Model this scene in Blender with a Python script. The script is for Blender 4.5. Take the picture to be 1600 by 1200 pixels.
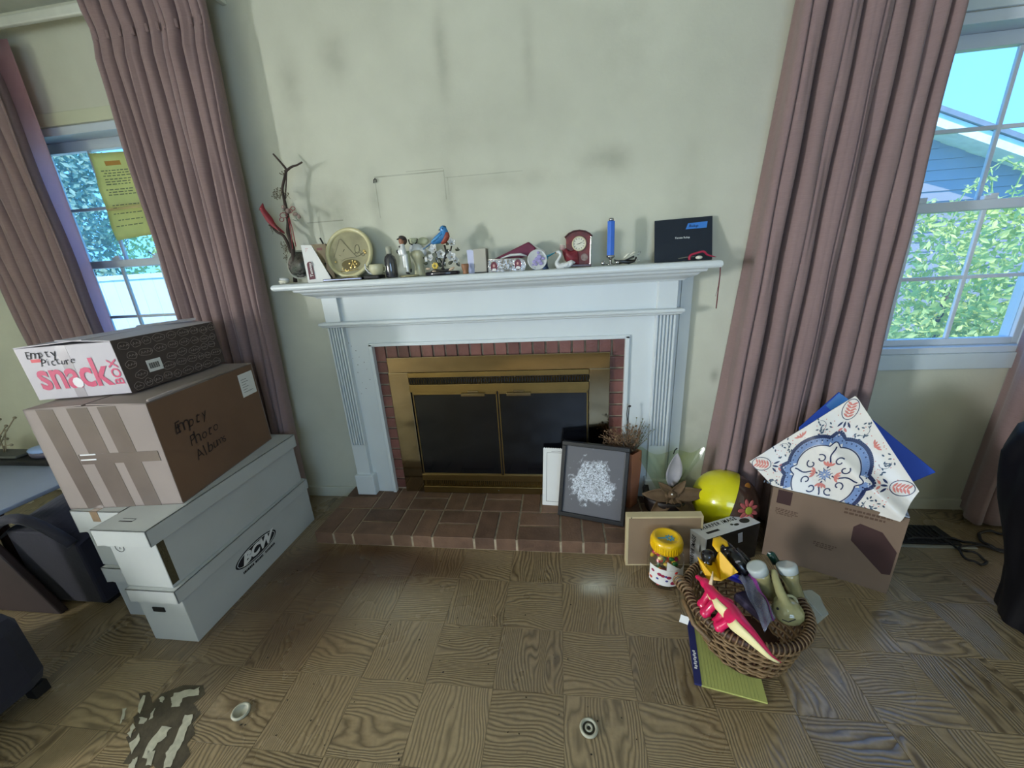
import bpy, bmesh, math, random
from mathutils import Vector, Matrix, Euler, noise
rnd = random.Random(7)
PI = math.pi
for o in list(bpy.data.objects): bpy.data.objects.remove(o)
SC = bpy.context.scene
COL = SC.collection
def Rr(d): return math.radians(d)

# ---------------------------------------------------------------- camera
CAM = Vector((1.017, -1.952, 1.363)); FPX = 586.285
_y, _t, _r = Rr(-7.711), Rr(17.641), Rr(-3.376)
FW = Vector((math.sin(_y)*math.cos(_t), math.cos(_y)*math.cos(_t), -math.sin(_t)))
_rt = FW.cross(Vector((0, 0, 1))).normalized(); _up = _rt.cross(FW)
RT = _rt*math.cos(_r) + _up*math.sin(_r); UP = -_rt*math.sin(_r) + _up*math.cos(_r)
cd = bpy.data.cameras.new('camera'); cam = bpy.data.objects.new('camera', cd); COL.objects.link(cam)
cd.sensor_width = 36; cd.lens = FPX/1600*36; cd.clip_start = .02; cd.clip_end = 200
m4 = Matrix((RT, UP, -FW)).transposed().to_4x4(); m4.translation = CAM
cam.matrix_world = m4
SC.camera = cam

# ---------------------------------------------------------------- sky, sun, window and fill light, exposure
SC.view_settings.view_transform = 'Standard'; SC.view_settings.look = 'None'
SC.view_settings.gamma = 1; SC.view_settings.use_curve_mapping = False
SC.view_settings.exposure = 0.42
wd = bpy.data.worlds.new('sky'); SC.world = wd; wd.use_nodes = True
nt = wd.node_tree; nt.nodes.clear()
wo = nt.nodes.new('ShaderNodeOutputWorld'); bg = nt.nodes.new('ShaderNodeBackground')
tc = nt.nodes.new('ShaderNodeTexCoord'); sx = nt.nodes.new('ShaderNodeSeparateXYZ'); rp = nt.nodes.new('ShaderNodeValToRGB')
nt.links.new(tc.outputs['Generated'], sx.inputs[0]); nt.links.new(sx.outputs[2], rp.inputs[0])
rp.color_ramp.elements[0].position = 0.0; rp.color_ramp.elements[0].color = (.145, .45, .95, 1)
rp.color_ramp.elements[1].position = .6; rp.color_ramp.elements[1].color = (.10, .36, .95, 1)
nt.links.new(rp.outputs[0], bg.inputs[0]); bg.inputs[1].default_value = 2.3
nt.links.new(bg.outputs[0], wo.inputs[0])
def area(name, loc, rot, sx, sy, power, col):
    l = bpy.data.lights.new(name, 'AREA'); l.shape = 'RECTANGLE'; l.size = sx; l.size_y = sy
    l.energy = power; l.color = col
    o = bpy.data.objects.new(name, l); o.location = loc; o.rotation_euler = rot; COL.objects.link(o); return o
sl = bpy.data.lights.new('sun', 'SUN'); sl.energy = 4.5; sl.angle = Rr(.6); sl.color = (1, .95, .82)
so = bpy.data.objects.new('sun', sl); COL.objects.link(so)
so.rotation_euler = Vector((.35, -.62, .95)).to_track_quat('Z', 'Y').to_euler()
# daylight through the window of the left wall, plus a fill lamp added behind the camera
area('daylight_left_window', (-3.76, -3.56, 1.35), (0, -PI/2, 0), .95, .84, 310, (.97, 1, 1))
area('rear_fill_light', (1.5, -4.3, 1.5), (PI/2, 0, 0), 1.5, 1.2, 17, (.74, .9, 1))

# ---------------------------------------------------------------- helpers
def W(u, v, ax, val):
    d = FW*FPX + RT*(u-800) + UP*(600-v); i = 'xyz'.index(ax)
    return CAM + d*((val-CAM[i])/d[i])
def lin(c):
    return tuple((x/12.92 if x <= .04045 else ((x+.055)/1.055)**2.4) for x in [k/255 for k in c])
MATS = {}
def M(name, rgb, rough=.6, metal=0, var=.12, scale=6, bump=0, bscale=60, spec=.5, transl=0, alpha=1, trans=0, rgb2=None, coat=0, sheen=0, emit=0):
    if name in MATS: return MATS[name]
    m = bpy.data.materials.new(name); m.use_nodes = True; t = m.node_tree; b = t.nodes['Principled BSDF']
    c = lin(rgb); N = t.nodes.new; L = t.links.new
    tcn = N('ShaderNodeTexCoord'); nz = N('ShaderNodeTexNoise'); nz.inputs['Scale'].default_value = scale; nz.inputs['Detail'].default_value = 4
    L(tcn.outputs['Object'], nz.inputs['Vector'])
    mr = N('ShaderNodeMapRange'); mr.inputs[1].default_value = .3; mr.inputs[2].default_value = .7
    L(nz.outputs[0], mr.inputs[0])
    mx = N('ShaderNodeMix'); mx.data_type = 'RGBA'; L(mr.outputs[0], mx.inputs[0])
    if rgb2: c2 = lin(rgb2); mx.inputs[6].default_value = (*c, 1); mx.inputs[7].default_value = (*c2, 1)
    else:
        mx.inputs[6].default_value = (*[x*(1-var) for x in c], 1); mx.inputs[7].default_value = (*[min(1, x*(1+var)) for x in c], 1)
    L(mx.outputs[2], b.inputs['Base Color'])
    b.inputs['Roughness'].default_value = rough; b.inputs['Metallic'].default_value = metal
    b.inputs['Specular IOR Level'].default_value = spec; b.inputs['Alpha'].default_value = alpha
    b.inputs['Transmission Weight'].default_value = trans; b.inputs['Coat Weight'].default_value = coat
    b.inputs['Sheen Weight'].default_value = sheen
    if bump:
        n2 = N('ShaderNodeTexNoise'); n2.inputs['Scale'].default_value = bscale; L(tcn.outputs['Object'], n2.inputs['Vector'])
        bp = N('ShaderNodeBump'); bp.inputs['Strength'].default_value = bump; bp.inputs['Distance'].default_value = .003
        L(n2.outputs[0], bp.inputs['Height']); L(bp.outputs[0], b.inputs['Normal'])
    if transl:
        tr = N('ShaderNodeBsdfTranslucent'); L(mx.outputs[2], tr.inputs[0]); ms = N('ShaderNodeMixShader'); ms.inputs[0].default_value = transl
        L(b.outputs[0], ms.inputs[1]); L(tr.outputs[0], ms.inputs[2]); L(ms.outputs[0], t.nodes['Material Output'].inputs[0])
    MATS[name] = m; return m
WM = {}
def wmat(o): return WM.get(o.name, Matrix.Identity(4))
def tag(o, label=None, cat=None, group=None, kind=None):
    if label: o['label'] = label
    if cat: o['category'] = cat
    if group: o['group'] = group
    if kind: o['kind'] = kind
    return o
def thing(name, label, cat, loc=(0, 0, 0), rot=(0, 0, 0), group=None):
    o = bpy.data.objects.new(name, None); o.empty_display_size = .05; COL.objects.link(o)
    o.location = loc; o.rotation_euler = rot
    WM[o.name] = Matrix.Translation(Vector(loc)) @ Euler(rot).to_matrix().to_4x4()
    return tag(o, label, cat, group)
def structure(name):
    o = bpy.data.objects.new(name, None); COL.objects.link(o); o['kind'] = 'structure'; o.empty_display_size = .05; return o
class MB:
    def __init__(s): s.b = bmesh.new()
    def _add(s, pts, faces, mat=None):
        vs = [s.b.verts.new(mat @ Vector(p) if mat else p) for p in pts]
        for f in faces:
            try: s.b.faces.new([vs[i] for i in f])
            except ValueError: pass
        return s
    def bb(s, x0, x1, y0, y1, z0, z1, mat=None):
        p = [(x, y, z) for z in (z0, z1) for y in (y0, y1) for x in (x0, x1)]
        return s._add(p, [(0, 2, 3, 1), (4, 5, 7, 6), (0, 1, 5, 4), (2, 6, 7, 3), (0, 4, 6, 2), (1, 3, 7, 5)], mat)
    def box(s, c, d, rot=(0, 0, 0)):
        m = Matrix.Translation(Vector(c)) @ Euler(rot).to_matrix().to_4x4()
        return s.bb(-d[0]/2, d[0]/2, -d[1]/2, d[1]/2, -d[2]/2, d[2]/2, m)
    def hexa(s, a, ux, uy, uz):
        a, ux, uy, uz = map(Vector, (a, ux, uy, uz))
        p = [a+ux*i+uy*j+uz*k for k in (0, 1) for j in (0, 1) for i in (0, 1)]
        return s._add(p, [(0, 2, 3, 1), (4, 5, 7, 6), (0, 1, 5, 4), (2, 6, 7, 3), (0, 4, 6, 2), (1, 3, 7, 5)])
    def prism(s, pts, vec, mat=None):
        n = len(pts); v = Vector(vec); P = [Vector(p) for p in pts]
        return s._add(P+[p+v for p in P], [tuple(range(n))[::-1], tuple(range(n, 2*n))]+[(i, (i+1) % n, n+(i+1) % n, n+i) for i in range(n)], mat)
    def tube(s, pts, r, seg=8, closed=False, flat=1):
        P = [Vector(p) for p in pts]; n = len(P); rr = r if isinstance(r, (list, tuple)) else [r]*n
        rings = []; ref = None
        for i, p in enumerate(P):
            a = P[(i-1) % n] if (closed or i > 0) else p; c = P[(i+1) % n] if (closed or i < n-1) else p
            d = (c-a)
            if d.length < 1e-9: d = Vector((0, 0, 1))
            d.normalize()
            if ref is None:
                ref = Vector((0, 0, 1)) if abs(d.z) < .9 else Vector((1, 0, 0))
            x = d.cross(ref)
            if x.length < 1e-4: x = d.cross(Vector((1, .3, 0)))
            x.normalize(); y = d.cross(x).normalized(); ref = x.cross(d)
            rings.append([s.b.verts.new(p+(x*math.cos(2*PI*k/seg)+y*math.sin(2*PI*k/seg)*flat)*rr[i]) for k in range(seg)])
        for i in range(n if closed else n-1):
            A, B = rings[i], rings[(i+1) % n]
            for k in range(seg): s.b.faces.new((A[k], A[(k+1) % seg], B[(k+1) % seg], B[k]))
        if not closed: s.b.faces.new(rings[0][::-1]); s.b.faces.new(rings[-1])
        return s
    def lathe(s, prof, c=(0, 0, 0), seg=24, rot=None, sc=(1, 1, 1)):
        m = Matrix.Translation(Vector(c)) @ (rot.to_4x4() if rot else Matrix.Identity(4)) @ Matrix.Diagonal((*sc, 1))
        rings = []
        for r, z in prof:
            if r < 1e-6: rings.append([s.b.verts.new(m @ Vector((0, 0, z)))])
            else: rings.append([s.b.verts.new(m @ Vector((r*math.cos(2*PI*k/seg), r*math.sin(2*PI*k/seg), z))) for k in range(seg)])
        for A, B in zip(rings, rings[1:]):
            for k in range(seg):
                k2 = (k+1) % seg
                f = [A[0], B[k], B[k2]] if len(A) == 1 and len(B) > 1 else [A[k], A[k2], B[0]] if len(B) == 1 and len(A) > 1 else [A[k], A[k2], B[k2], B[k]] if len(A) > 1 else None
                if f: s.b.faces.new(f)
        if abs(prof[0][0]-prof[-1][0]) < 1e-9 and prof[0][0] > 1e-6:
            A, B = rings[-1], rings[0]
            for k in range(seg): s.b.faces.new((A[k], A[(k+1) % seg], B[(k+1) % seg], B[k]))
            return s
        if len(rings[0]) > 1: s.b.faces.new(rings[0][::-1])
        if len(rings[-1]) > 1: s.b.faces.new(rings[-1])
        return s
    def ell(s, c, r, rot=(0, 0, 0), u=16, v=10):
        if not isinstance(r, (tuple, list)): r = (r, r, r)
        pr = [(math.sin(PI*i/v), -math.cos(PI*i/v)) for i in range(v+1)]
        return s.lathe(pr, c, u, Euler(rot).to_matrix(), r)
    def grid(s, f, nu, nv, cu=False):
        V = [[s.b.verts.new(f(i/nu, j/nv)) for i in range(nu if cu else nu+1)] for j in range(nv+1)]
        for j in range(nv):
            for i in range(nu):
                i2 = (i+1) % nu if cu else i+1
                s.b.faces.new((V[j][i], V[j][i2], V[j+1][i2], V[j+1][i]))
        return s
    def quad(s, a, b, c, d): return s._add([a, b, c, d], [(0, 1, 2, 3)])
    def poly(s, pts): return s._add(pts, [tuple(range(len(pts)))])
    def build(s, name, mat, parent=None, local=False, smooth=False, bevel=0, remesh=0, solid=0, subd=0, keep=False):
        b = s.b
        me = bpy.data.meshes.new(name)
        if parent is None and not local and not keep:
            xs = [v.co for v in b.verts]; mn = Vector([min(p[i] for p in xs) for i in range(3)]); mxx = Vector([max(p[i] for p in xs) for i in range(3)])
            loc = Vector(((mn.x+mxx.x)/2, (mn.y+mxx.y)/2, mn.z)); bmesh.ops.translate(b, verts=b.verts, vec=-loc)
        else: loc = Vector((0, 0, 0))
        if parent is not None and not local: bmesh.ops.transform(b, matrix=wmat(parent).inverted(), verts=b.verts)
        bmesh.ops.recalc_face_normals(b, faces=b.faces)
        b.to_mesh(me); b.free()
        for p in me.polygons: p.use_smooth = smooth
        o = bpy.data.objects.new(name, me); COL.objects.link(o); o.location = loc
        if mat: me.materials.append(mat)
        if parent is not None: o.parent = parent; WM[o.name] = wmat(parent)
        else: WM[o.name] = Matrix.Translation(loc)
        if remesh:
            r = o.modifiers.new('r', 'REMESH'); r.mode = 'VOXEL'; r.voxel_size = remesh; r.use_smooth_shade = True
            q = o.modifiers.new('s', 'SMOOTH'); q.iterations = 4; q.factor = .5
        if solid: q = o.modifiers.new('t', 'SOLIDIFY'); q.thickness = solid; q.offset = 0
        if bevel: q = o.modifiers.new('b', 'BEVEL'); q.width = bevel; q.segments = 2; q.limit_method = 'ANGLE'
        if subd: q = o.modifiers.new('u', 'SUBSURF'); q.levels = subd; q.render_levels = subd
        return o
def text_mesh(txt, size, bold=0, shear=0, space=1, align='CENTER', wide=1):
    c = bpy.data.curves.new('t', 'FONT'); c.body = txt; c.size = size; c.offset = bold; c.shear = shear; c.space_character = space
    c.align_x = align; c.align_y = 'CENTER'; c.resolution_u = 3
    o = bpy.data.objects.new('t', c); COL.objects.link(o)
    dg = bpy.context.evaluated_depsgraph_get(); me = bpy.data.meshes.new_from_object(o.evaluated_get(dg))
    b = bmesh.new(); b.from_mesh(me); bpy.data.objects.remove(o); bpy.data.meshes.remove(me)
    for v in b.verts: v.co.x *= wide
    return b
def text_on(name, txt, size, org, xd, yd, mat, parent, rise=.0008, **k):
    xd = Vector(xd).normalized(); yd = Vector(yd); yd = (yd-xd*yd.dot(xd)).normalized(); n = xd.cross(yd)
    b = MB(); b.b.free(); b.b = text_mesh(txt, size, **k)
    m = Matrix((xd, yd, n)).transposed().to_4x4(); m.translation = Vector(org)+n*rise
    bmesh.ops.transform(b.b, matrix=m, verts=b.b.verts)
    return b.build(name, mat, parent)
def hand_text(name, txt, size, org, xd, yd, mat, parent, seed=1, adv=.47, **k):
    r = random.Random(seed); xd = Vector(xd).normalized(); yd = Vector(yd); yd = (yd-xd*yd.dot(xd)).normalized(); n = xd.cross(yd)
    b = MB(); w = size*adv; x = -w*(len(txt)-1)/2
    for ch in txt:
        q = text_mesh(ch, size*r.uniform(.85, 1.15), shear=r.uniform(0, .35), bold=-size*.008, wide=r.uniform(.85, 1.1)); a = r.uniform(-.16, .2)
        m = Matrix((xd*math.cos(a)+yd*math.sin(a), yd*math.cos(a)-xd*math.sin(a), n)).transposed().to_4x4(); m.translation = Vector(org)+xd*x+yd*r.uniform(-.07, .07)*size+n*.0016
        bmesh.ops.transform(q, matrix=m, verts=q.verts); me = bpy.data.meshes.new('t'); q.to_mesh(me); q.free(); b.b.from_mesh(me); bpy.data.meshes.remove(me); x += w*r.uniform(.9, 1.1)
    return b.build(name, mat, parent)
def decal(name, pts, n, mat, parent, th=.0008):
    n = Vector(n).normalized()
    return MB().prism([Vector(p)-n*.0002 for p in pts], n*th).build(name, mat, parent)
def rect_on(o, xd, yd, x0, x1, y0, y1):
    o, xd, yd = Vector(o), Vector(xd).normalized(), Vector(yd).normalized()
    return [o+xd*a+yd*b for a, b in ((x0, y0), (x1, y0), (x1, y1), (x0, y1))]

# ---------------------------------------------------------------- materials
TRIM = M('trim_paint', (208, 215, 218), .35, var=.04, scale=3)
VINYL = M('white_vinyl', (198, 208, 218), .35, var=.02)
MORTAR = M('mortar', (160, 146, 124), .95, var=.25, scale=30, bump=.6)
BRASS = M('brass', (140, 126, 100), .10, 1, var=.1, scale=3)
BRASSD = M('brass_dull', (142, 120, 76), .3, 1, var=.15, scale=5)
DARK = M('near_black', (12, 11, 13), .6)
INK = M('ink', (22, 20, 24), .8)
PAPERW = M('white_paper', (222, 222, 220), .8, var=.03)
CARDW = M('white_card', (178, 181, 180), .8, var=.05, scale=4)
KRAFT = M('kraft', (128, 104, 82), .85, var=.1, scale=4)
def mnode(t, op, a, b=None, c=None):
    n = t.nodes.new('ShaderNodeMath'); n.operation = op
    for i, v in enumerate((a, b, c)):
        if v is None: continue
        if isinstance(v, (int, float)): n.inputs[i].default_value = v
        else: t.links.new(v, n.inputs[i])
    return n.outputs[0]
def wall_material():
    m = bpy.data.materials.new('aged_plaster'); m.use_nodes = True; t = m.node_tree; b = t.nodes['Principled BSDF']; L = t.links.new
    g = t.nodes.new('ShaderNodeNewGeometry'); s = t.nodes.new('ShaderNodeSeparateXYZ'); L(g.outputs['Position'], s.inputs[0]); X, Y, Z = s.outputs
    def nz(sc, d=5):
        n = t.nodes.new('ShaderNodeTexNoise'); n.inputs['Scale'].default_value = sc; n.inputs['Detail'].default_value = d; L(g.outputs['Position'], n.inputs['Vector']); return n.outputs[0]
    n1, n2 = nz(1.3), nz(9)
    soil = mnode(t, 'MULTIPLY', mnode(t, 'SUBTRACT', n1, .35), .55)
    soil = mnode(t, 'ADD', soil, mnode(t, 'MULTIPLY', mnode(t, 'SUBTRACT', n2, .5), .12))
    near = mnode(t, 'LESS_THAN', mnode(t, 'ABSOLUTE', Y), .03)
    # smoke smudges left on the paint: x, z, radius x, radius z, strength
    for (x, z, rx, rz, k) in [(.53, 2.26, .03, .16, .5), (.905, 2.22, .025, .15, .35), (.03, 2.3, .07, .09, .4), (-.2, 2.22, .05, .12, .4), (1.25, 1.79, .13, .06, .5),
                              (.62, 1.95, .3, .1, .12), (-.1, 1.66, .1, .13, .5), (.5, 1.70, .03, .12, .35), (.13, 1.68, .03, .13, .4), (1.3, 2.25, .14, .2, .22), (1.80, .76, .02, .035, .8),
                              (.8, 1.74, .3, .04, .2), (1.6, 1.5, .07, .3, .25), (-.25, 2.0, .09, .2, .2), (1.75, .4, .12, .25, .3)]:
        a = mnode(t, 'DIVIDE', mnode(t, 'SUBTRACT', X, x), rx); c = mnode(t, 'DIVIDE', mnode(t, 'SUBTRACT', Z, z), rz)
        r = mnode(t, 'ADD', mnode(t, 'MULTIPLY', a, a), mnode(t, 'MULTIPLY', c, c))
        f = mnode(t, 'MULTIPLY', mnode(t, 'POWER', 2.718, mnode(t, 'MULTIPLY', r, -1.1)), k*.62)
        f = mnode(t, 'MULTIPLY', f, mnode(t, 'MULTIPLY', n2, 1.7))
        soil = mnode(t, 'ADD', soil, mnode(t, 'MULTIPLY', f, near))
    # grime outlines of pictures that used to hang here
    for (x0, x1, z0, z1, k) in [(.139, .485, 1.800, 1.806, .5), (.30, .485, 1.812, 1.816, .4), (.484, .489, 1.68, 1.81, .4), (.137, .142, 1.62, 1.80, .35), (.49, .86, 1.772, 1.776, .35), (-.26, -.06, 1.622, 1.627, .5), (.50, .504, 1.70, 1.775, .25)]:
        fx = mnode(t, 'MULTIPLY', mnode(t, 'GREATER_THAN', X, x0), mnode(t, 'LESS_THAN', X, x1)); fz = mnode(t, 'MULTIPLY', mnode(t, 'GREATER_THAN', Z, z0), mnode(t, 'LESS_THAN', Z, z1))
        soil = mnode(t, 'ADD', soil, mnode(t, 'MULTIPLY', mnode(t, 'MULTIPLY', mnode(t, 'MULTIPLY', fx, fz), mnode(t, 'MULTIPLY', n2, k*1.1)), near))
    mx = t.nodes.new('ShaderNodeMix'); mx.data_type = 'RGBA'; mx.clamp_factor = True; L(soil, mx.inputs[0])
    mx.inputs[6].default_value = (*lin((204, 205, 188)), 1); mx.inputs[7].default_value = (*lin((84, 84, 64)), 1)
    L(mx.outputs[2], b.inputs['Base Color']); b.inputs['Roughness'].default_value = .75
    bp = t.nodes.new('ShaderNodeBump'); bp.inputs['Strength'].default_value = .15; bp.inputs['Distance'].default_value = .004; L(nz(70, 2), bp.inputs['Height']); L(bp.outputs[0], b.inputs['Normal'])
    return m
WALL = wall_material()
def floor_material():
    m = bpy.data.materials.new('embossed_vinyl_parquet'); m.use_nodes = True; t = m.node_tree; b = t.nodes['Principled BSDF']; L = t.links.new
    tcn = t.nodes.new('ShaderNodeTexCoord'); oi = t.nodes.new('ShaderNodeObjectInfo'); g = t.nodes.new('ShaderNodeNewGeometry')
    cb = t.nodes.new('ShaderNodeCombineXYZ'); r7 = mnode(t, 'MULTIPLY', oi.outputs['Random'], 37); L(r7, cb.inputs[0]); L(r7, cb.inputs[1]); 
    va = t.nodes.new('ShaderNodeVectorMath'); va.operation = 'ADD'; L(tcn.outputs['Object'], va.inputs[0]); L(cb.outputs[0], va.inputs[1])
    vs = t.nodes.new('ShaderNodeVectorMath'); vs.operation = 'MULTIPLY'; L(va.outputs[0], vs.inputs[0]); vs.inputs[1].default_value = (1, .28, 1)
    nn = t.nodes.new('ShaderNodeTexNoise'); nn.inputs['Scale'].default_value = 6.5; nn.inputs['Detail'].default_value = 1.5; nn.inputs['Distortion'].default_value = .3; L(vs.outputs[0], nn.inputs['Vector'])
    n5 = t.nodes.new('ShaderNodeTexNoise'); n5.inputs['Scale'].default_value = 26; n5.inputs['Detail'].default_value = 2; L(vs.outputs[0], n5.inputs['Vector'])
    ph = mnode(t, 'ADD', mnode(t, 'MULTIPLY', nn.outputs[0], 120), mnode(t, 'MULTIPLY', n5.outputs[0], 11))
    sv = t.nodes.new('ShaderNodeSeparateXYZ'); L(va.outputs[0], sv.inputs[0])
    ph = mnode(t, 'ADD', ph, mnode(t, 'MULTIPLY', sv.outputs[0], 560))
    w = mnode(t, 'POWER', mnode(t, 'ADD', mnode(t, 'MULTIPLY', mnode(t, 'SINE', ph), .499), .5), .6)
    n6 = t.nodes.new('ShaderNodeTexNoise'); n6.inputs['Scale'].default_value = 60; n6.inputs['Detail'].default_value = 3; L(va.outputs[0], n6.inputs['Vector'])
    w = mnode(t, 'MULTIPLY', w, mnode(t, 'ADD', mnode(t, 'MULTIPLY', n6.outputs[0], .9), .45))
    n3 = t.nodes.new('ShaderNodeTexNoise'); n3.inputs['Scale'].default_value = 2.2; n3.inputs['Detail'].default_value = 6; L(g.outputs['Position'], n3.inputs['Vector'])
    s = t.nodes.new('ShaderNodeSeparateXYZ'); L(g.outputs['Position'], s.inputs[0]); X, Y, Z = s.outputs; n3m = mnode(t, 'SUBTRACT', n3.outputs[0], .5)
    base = t.nodes.new('ShaderNodeMix'); base.data_type = 'RGBA'; L(mnode(t, 'MULTIPLY', mnode(t, 'ADD', mnode(t, 'MULTIPLY', w, .8), mnode(t, 'MULTIPLY', mnode(t, 'ADD', oi.outputs['Random'], mnode(t, 'MULTIPLY', n3m, 1.6)), .28)), .8), base.inputs[0])
    base.inputs[6].default_value = (*lin((84, 69, 46)), 1); base.inputs[7].default_value = (*lin((166, 145, 110)), 1)
    st = t.nodes.new('ShaderNodeMix'); st.data_type = 'RGBA'; L(base.outputs[2], st.inputs[6]); st.inputs[7].default_value = (*lin((78, 52, 26)), 1)
    def blob(x, y, rx, ry, k):
        a = mnode(t, 'DIVIDE', mnode(t, 'SUBTRACT', X, x), rx); c = mnode(t, 'DIVIDE', mnode(t, 'SUBTRACT', Y, y), ry)
        return mnode(t, 'MULTIPLY', mnode(t, 'POWER', 2.718, mnode(t, 'MULTIPLY', mnode(t, 'ADD', mnode(t, 'MULTIPLY', a, a), mnode(t, 'MULTIPLY', c, c)), -1)), k)
    f = mnode(t, 'ADD', blob(.1, -.56, .45, .13, 2.6), mnode(t, 'ADD', blob(-.2, -.85, .35, .3, 1.8), blob(1.1, -.95, .5, .25, .45)))
    f = mnode(t, 'MULTIPLY', f, mnode(t, 'MULTIPLY', n3.outputs[0], 1.1)); L(f, st.inputs[0]); st.clamp_factor = True
    du = t.nodes.new('ShaderNodeMix'); du.data_type = 'RGBA'; du.clamp_factor = True; L(st.outputs[2], du.inputs[6]); du.inputs[7].default_value = (*lin((190, 186, 170)), 1)
    n4 = t.nodes.new('ShaderNodeTexNoise'); n4.inputs['Scale'].default_value = 14; n4.inputs['Detail'].default_value = 6; L(g.outputs['Position'], n4.inputs['Vector'])
    d = mnode(t, 'ADD', blob(1.15, -.64, .055, .035, 1.1), blob(1.2, -.6, .09, .05, .45))
    d = mnode(t, 'MULTIPLY', d, mnode(t, 'MULTIPLY', n4.outputs[0], 1.6)); d = mnode(t, 'ADD', d, blob(.3, -.78, .3, .13, .14)); L(d, du.inputs[0])
    L(du.outputs[2], b.inputs['Base Color']); b.inputs['Specular IOR Level'].default_value = .8; b.inputs['Coat Weight'].default_value = .5; b.inputs['Coat Roughness'].default_value = .28
    L(mnode(t, 'ADD', mnode(t, 'MULTIPLY', n3.outputs[0], .25), .16), b.inputs['Roughness'])
    bp = t.nodes.new('ShaderNodeBump'); bp.inputs['Strength'].default_value = .55; bp.inputs['Distance'].default_value = .0016; L(w, bp.inputs['Height']); L(bp.outputs[0], b.inputs['Normal'])
    return m
FLOORM = floor_material()
def brick_material(name, c1, c2):
    m = bpy.data.materials.new(name); m.use_nodes = True; t = m.node_tree; b = t.nodes['Principled BSDF']; L = t.links.new
    oi = t.nodes.new('ShaderNodeObjectInfo'); g = t.nodes.new('ShaderNodeNewGeometry')
    n = t.nodes.new('ShaderNodeTexNoise'); n.inputs['Scale'].default_value = 14; n.inputs['Detail'].default_value = 8; L(g.outputs['Position'], n.inputs['Vector'])
    f = mnode(t, 'ADD', mnode(t, 'MULTIPLY', oi.outputs['Random'], .6), mnode(t, 'MULTIPLY', mnode(t, 'SUBTRACT', n.outputs[0], .3), 1.1))
    mx = t.nodes.new('ShaderNodeMix'); mx.data_type = 'RGBA'; mx.clamp_factor = True; L(f, mx.inputs[0]); mx.inputs[6].default_value = (*lin(c1), 1); mx.inputs[7].default_value = (*lin(c2), 1)
    L(mx.outputs[2], b.inputs['Base Color']); b.inputs['Roughness'].default_value = .6
    n2 = t.nodes.new('ShaderNodeTexNoise'); n2.inputs['Scale'].default_value = 90; L(g.outputs['Position'], n2.inputs['Vector'])
    bp = t.nodes.new('ShaderNodeBump'); bp.inputs['Strength'].default_value = .5; bp.inputs['Distance'].default_value = .003; L(n2.outputs[0], bp.inputs['Height']); L(bp.outputs[0], b.inputs['Normal'])
    return m
BRICKH = brick_material('hearth_brick', (76, 56, 44), (128, 98, 78))
BRICKF = brick_material('facing_brick', (92, 54, 48), (132, 86, 78))
BRICKF.node_tree.nodes['Principled BSDF'].inputs['Roughness'].default_value = .35
def glass_material(name, col=(1, 1, 1), gl=.08, rough=.02):
    m = bpy.data.materials.new(name); m.use_nodes = True; t = m.node_tree; t.nodes.clear(); L = t.links.new
    o = t.nodes.new('ShaderNodeOutputMaterial'); a = t.nodes.new('ShaderNodeBsdfTransparent'); a.inputs[0].default_value = (*col, 1)
    g = t.nodes.new('ShaderNodeBsdfGlossy'); g.inputs['Roughness'].default_value = rough; f = t.nodes.new('ShaderNodeLayerWeight')
    fz = mnode(t, 'ADD', mnode(t, 'MULTIPLY', mnode(t, 'POWER', f.outputs['Facing'], 4), .5), gl)
    x = t.nodes.new('ShaderNodeMixShader'); L(fz, x.inputs[0]); L(a.outputs[0], x.inputs[1]); L(g.outputs[0], x.inputs[2]); L(x.outputs[0], o.inputs[0]); return m
GLASS = glass_material('window_glass', (.98, 1, 1), .02)
_t = GLASS.node_tree; _o = [n for n in _t.nodes if n.type == 'OUTPUT_MATERIAL'][0]; _s = _o.inputs[0].links[0].from_socket   # film of dust on the panes
_tl = _t.nodes.new('ShaderNodeBsdfTranslucent'); _tl.inputs[0].default_value = (.85, .9, .95, 1); _mx = _t.nodes.new('ShaderNodeMixShader'); _mx.inputs[0].default_value = .055
_t.links.new(_s, _mx.inputs[1]); _t.links.new(_tl.outputs[0], _mx.inputs[2]); _t.links.new(_mx.outputs[0], _o.inputs[0])

# ---------------------------------------------------------------- room shell
CEIL = 2.64; XL, XR, YF = -3.3, 3.95, -4.2
fl = MB().bb(XL, XR, YF, .02, -.06, -.003).build('floor', FLOORM, keep=True); fl['kind'] = 'structure'
tw, td = .237, .2265
tile_me = None
ix0, ix1 = int(math.floor((XL-.298)/tw))+1, int(math.floor((XR-.298)/tw))
for j in range(-4, 5):
    for i in range(ix0-1, ix1+1):
        x0 = .298+i*tw; y0 = -.85+j*td
        if y0+td > .12 or x0 < XL-.2: continue
        if x0 < -2.4 or x0 > 3.6: continue
        if tile_me is None:
            o = MB().bb(-tw/2+.0005, tw/2-.0005, -td/2+.0005, td/2-.0005, -.0028, 0).build('tile', FLOORM, fl, local=True, bevel=.0006); tile_me = o.data
            q = o
        else: q = o.copy(); COL.objects.link(q); q.parent = fl; q.name = 'tile'
        q.location = (x0+tw/2, y0+td/2, 0); q.rotation_euler = (0, 0, PI/2 if (i+j) % 2 == 0 else 0)
        if (i+j) % 2 == 0: q.scale = (td/tw, tw/td, 1)
cl = MB().bb(XL-.3, XR+.3, YF-.3, .45, CEIL, CEIL+.12).build('ceiling', M('ceiling_paint', (196, 200, 188), .8), keep=True); cl['kind'] = 'structure'
OZ0, OZ1 = .85, 2.165; WN = [(-1.83, -.92), (2.268, 3.177)]
wb = MB(); T = .14
xs = [XL, WN[0][0], WN[0][1], WN[1][0], WN[1][1], XR]
for k in (0, 2, 4): wb.bb(xs[k], xs[k+1], 0, T, -.06, CEIL)
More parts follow.
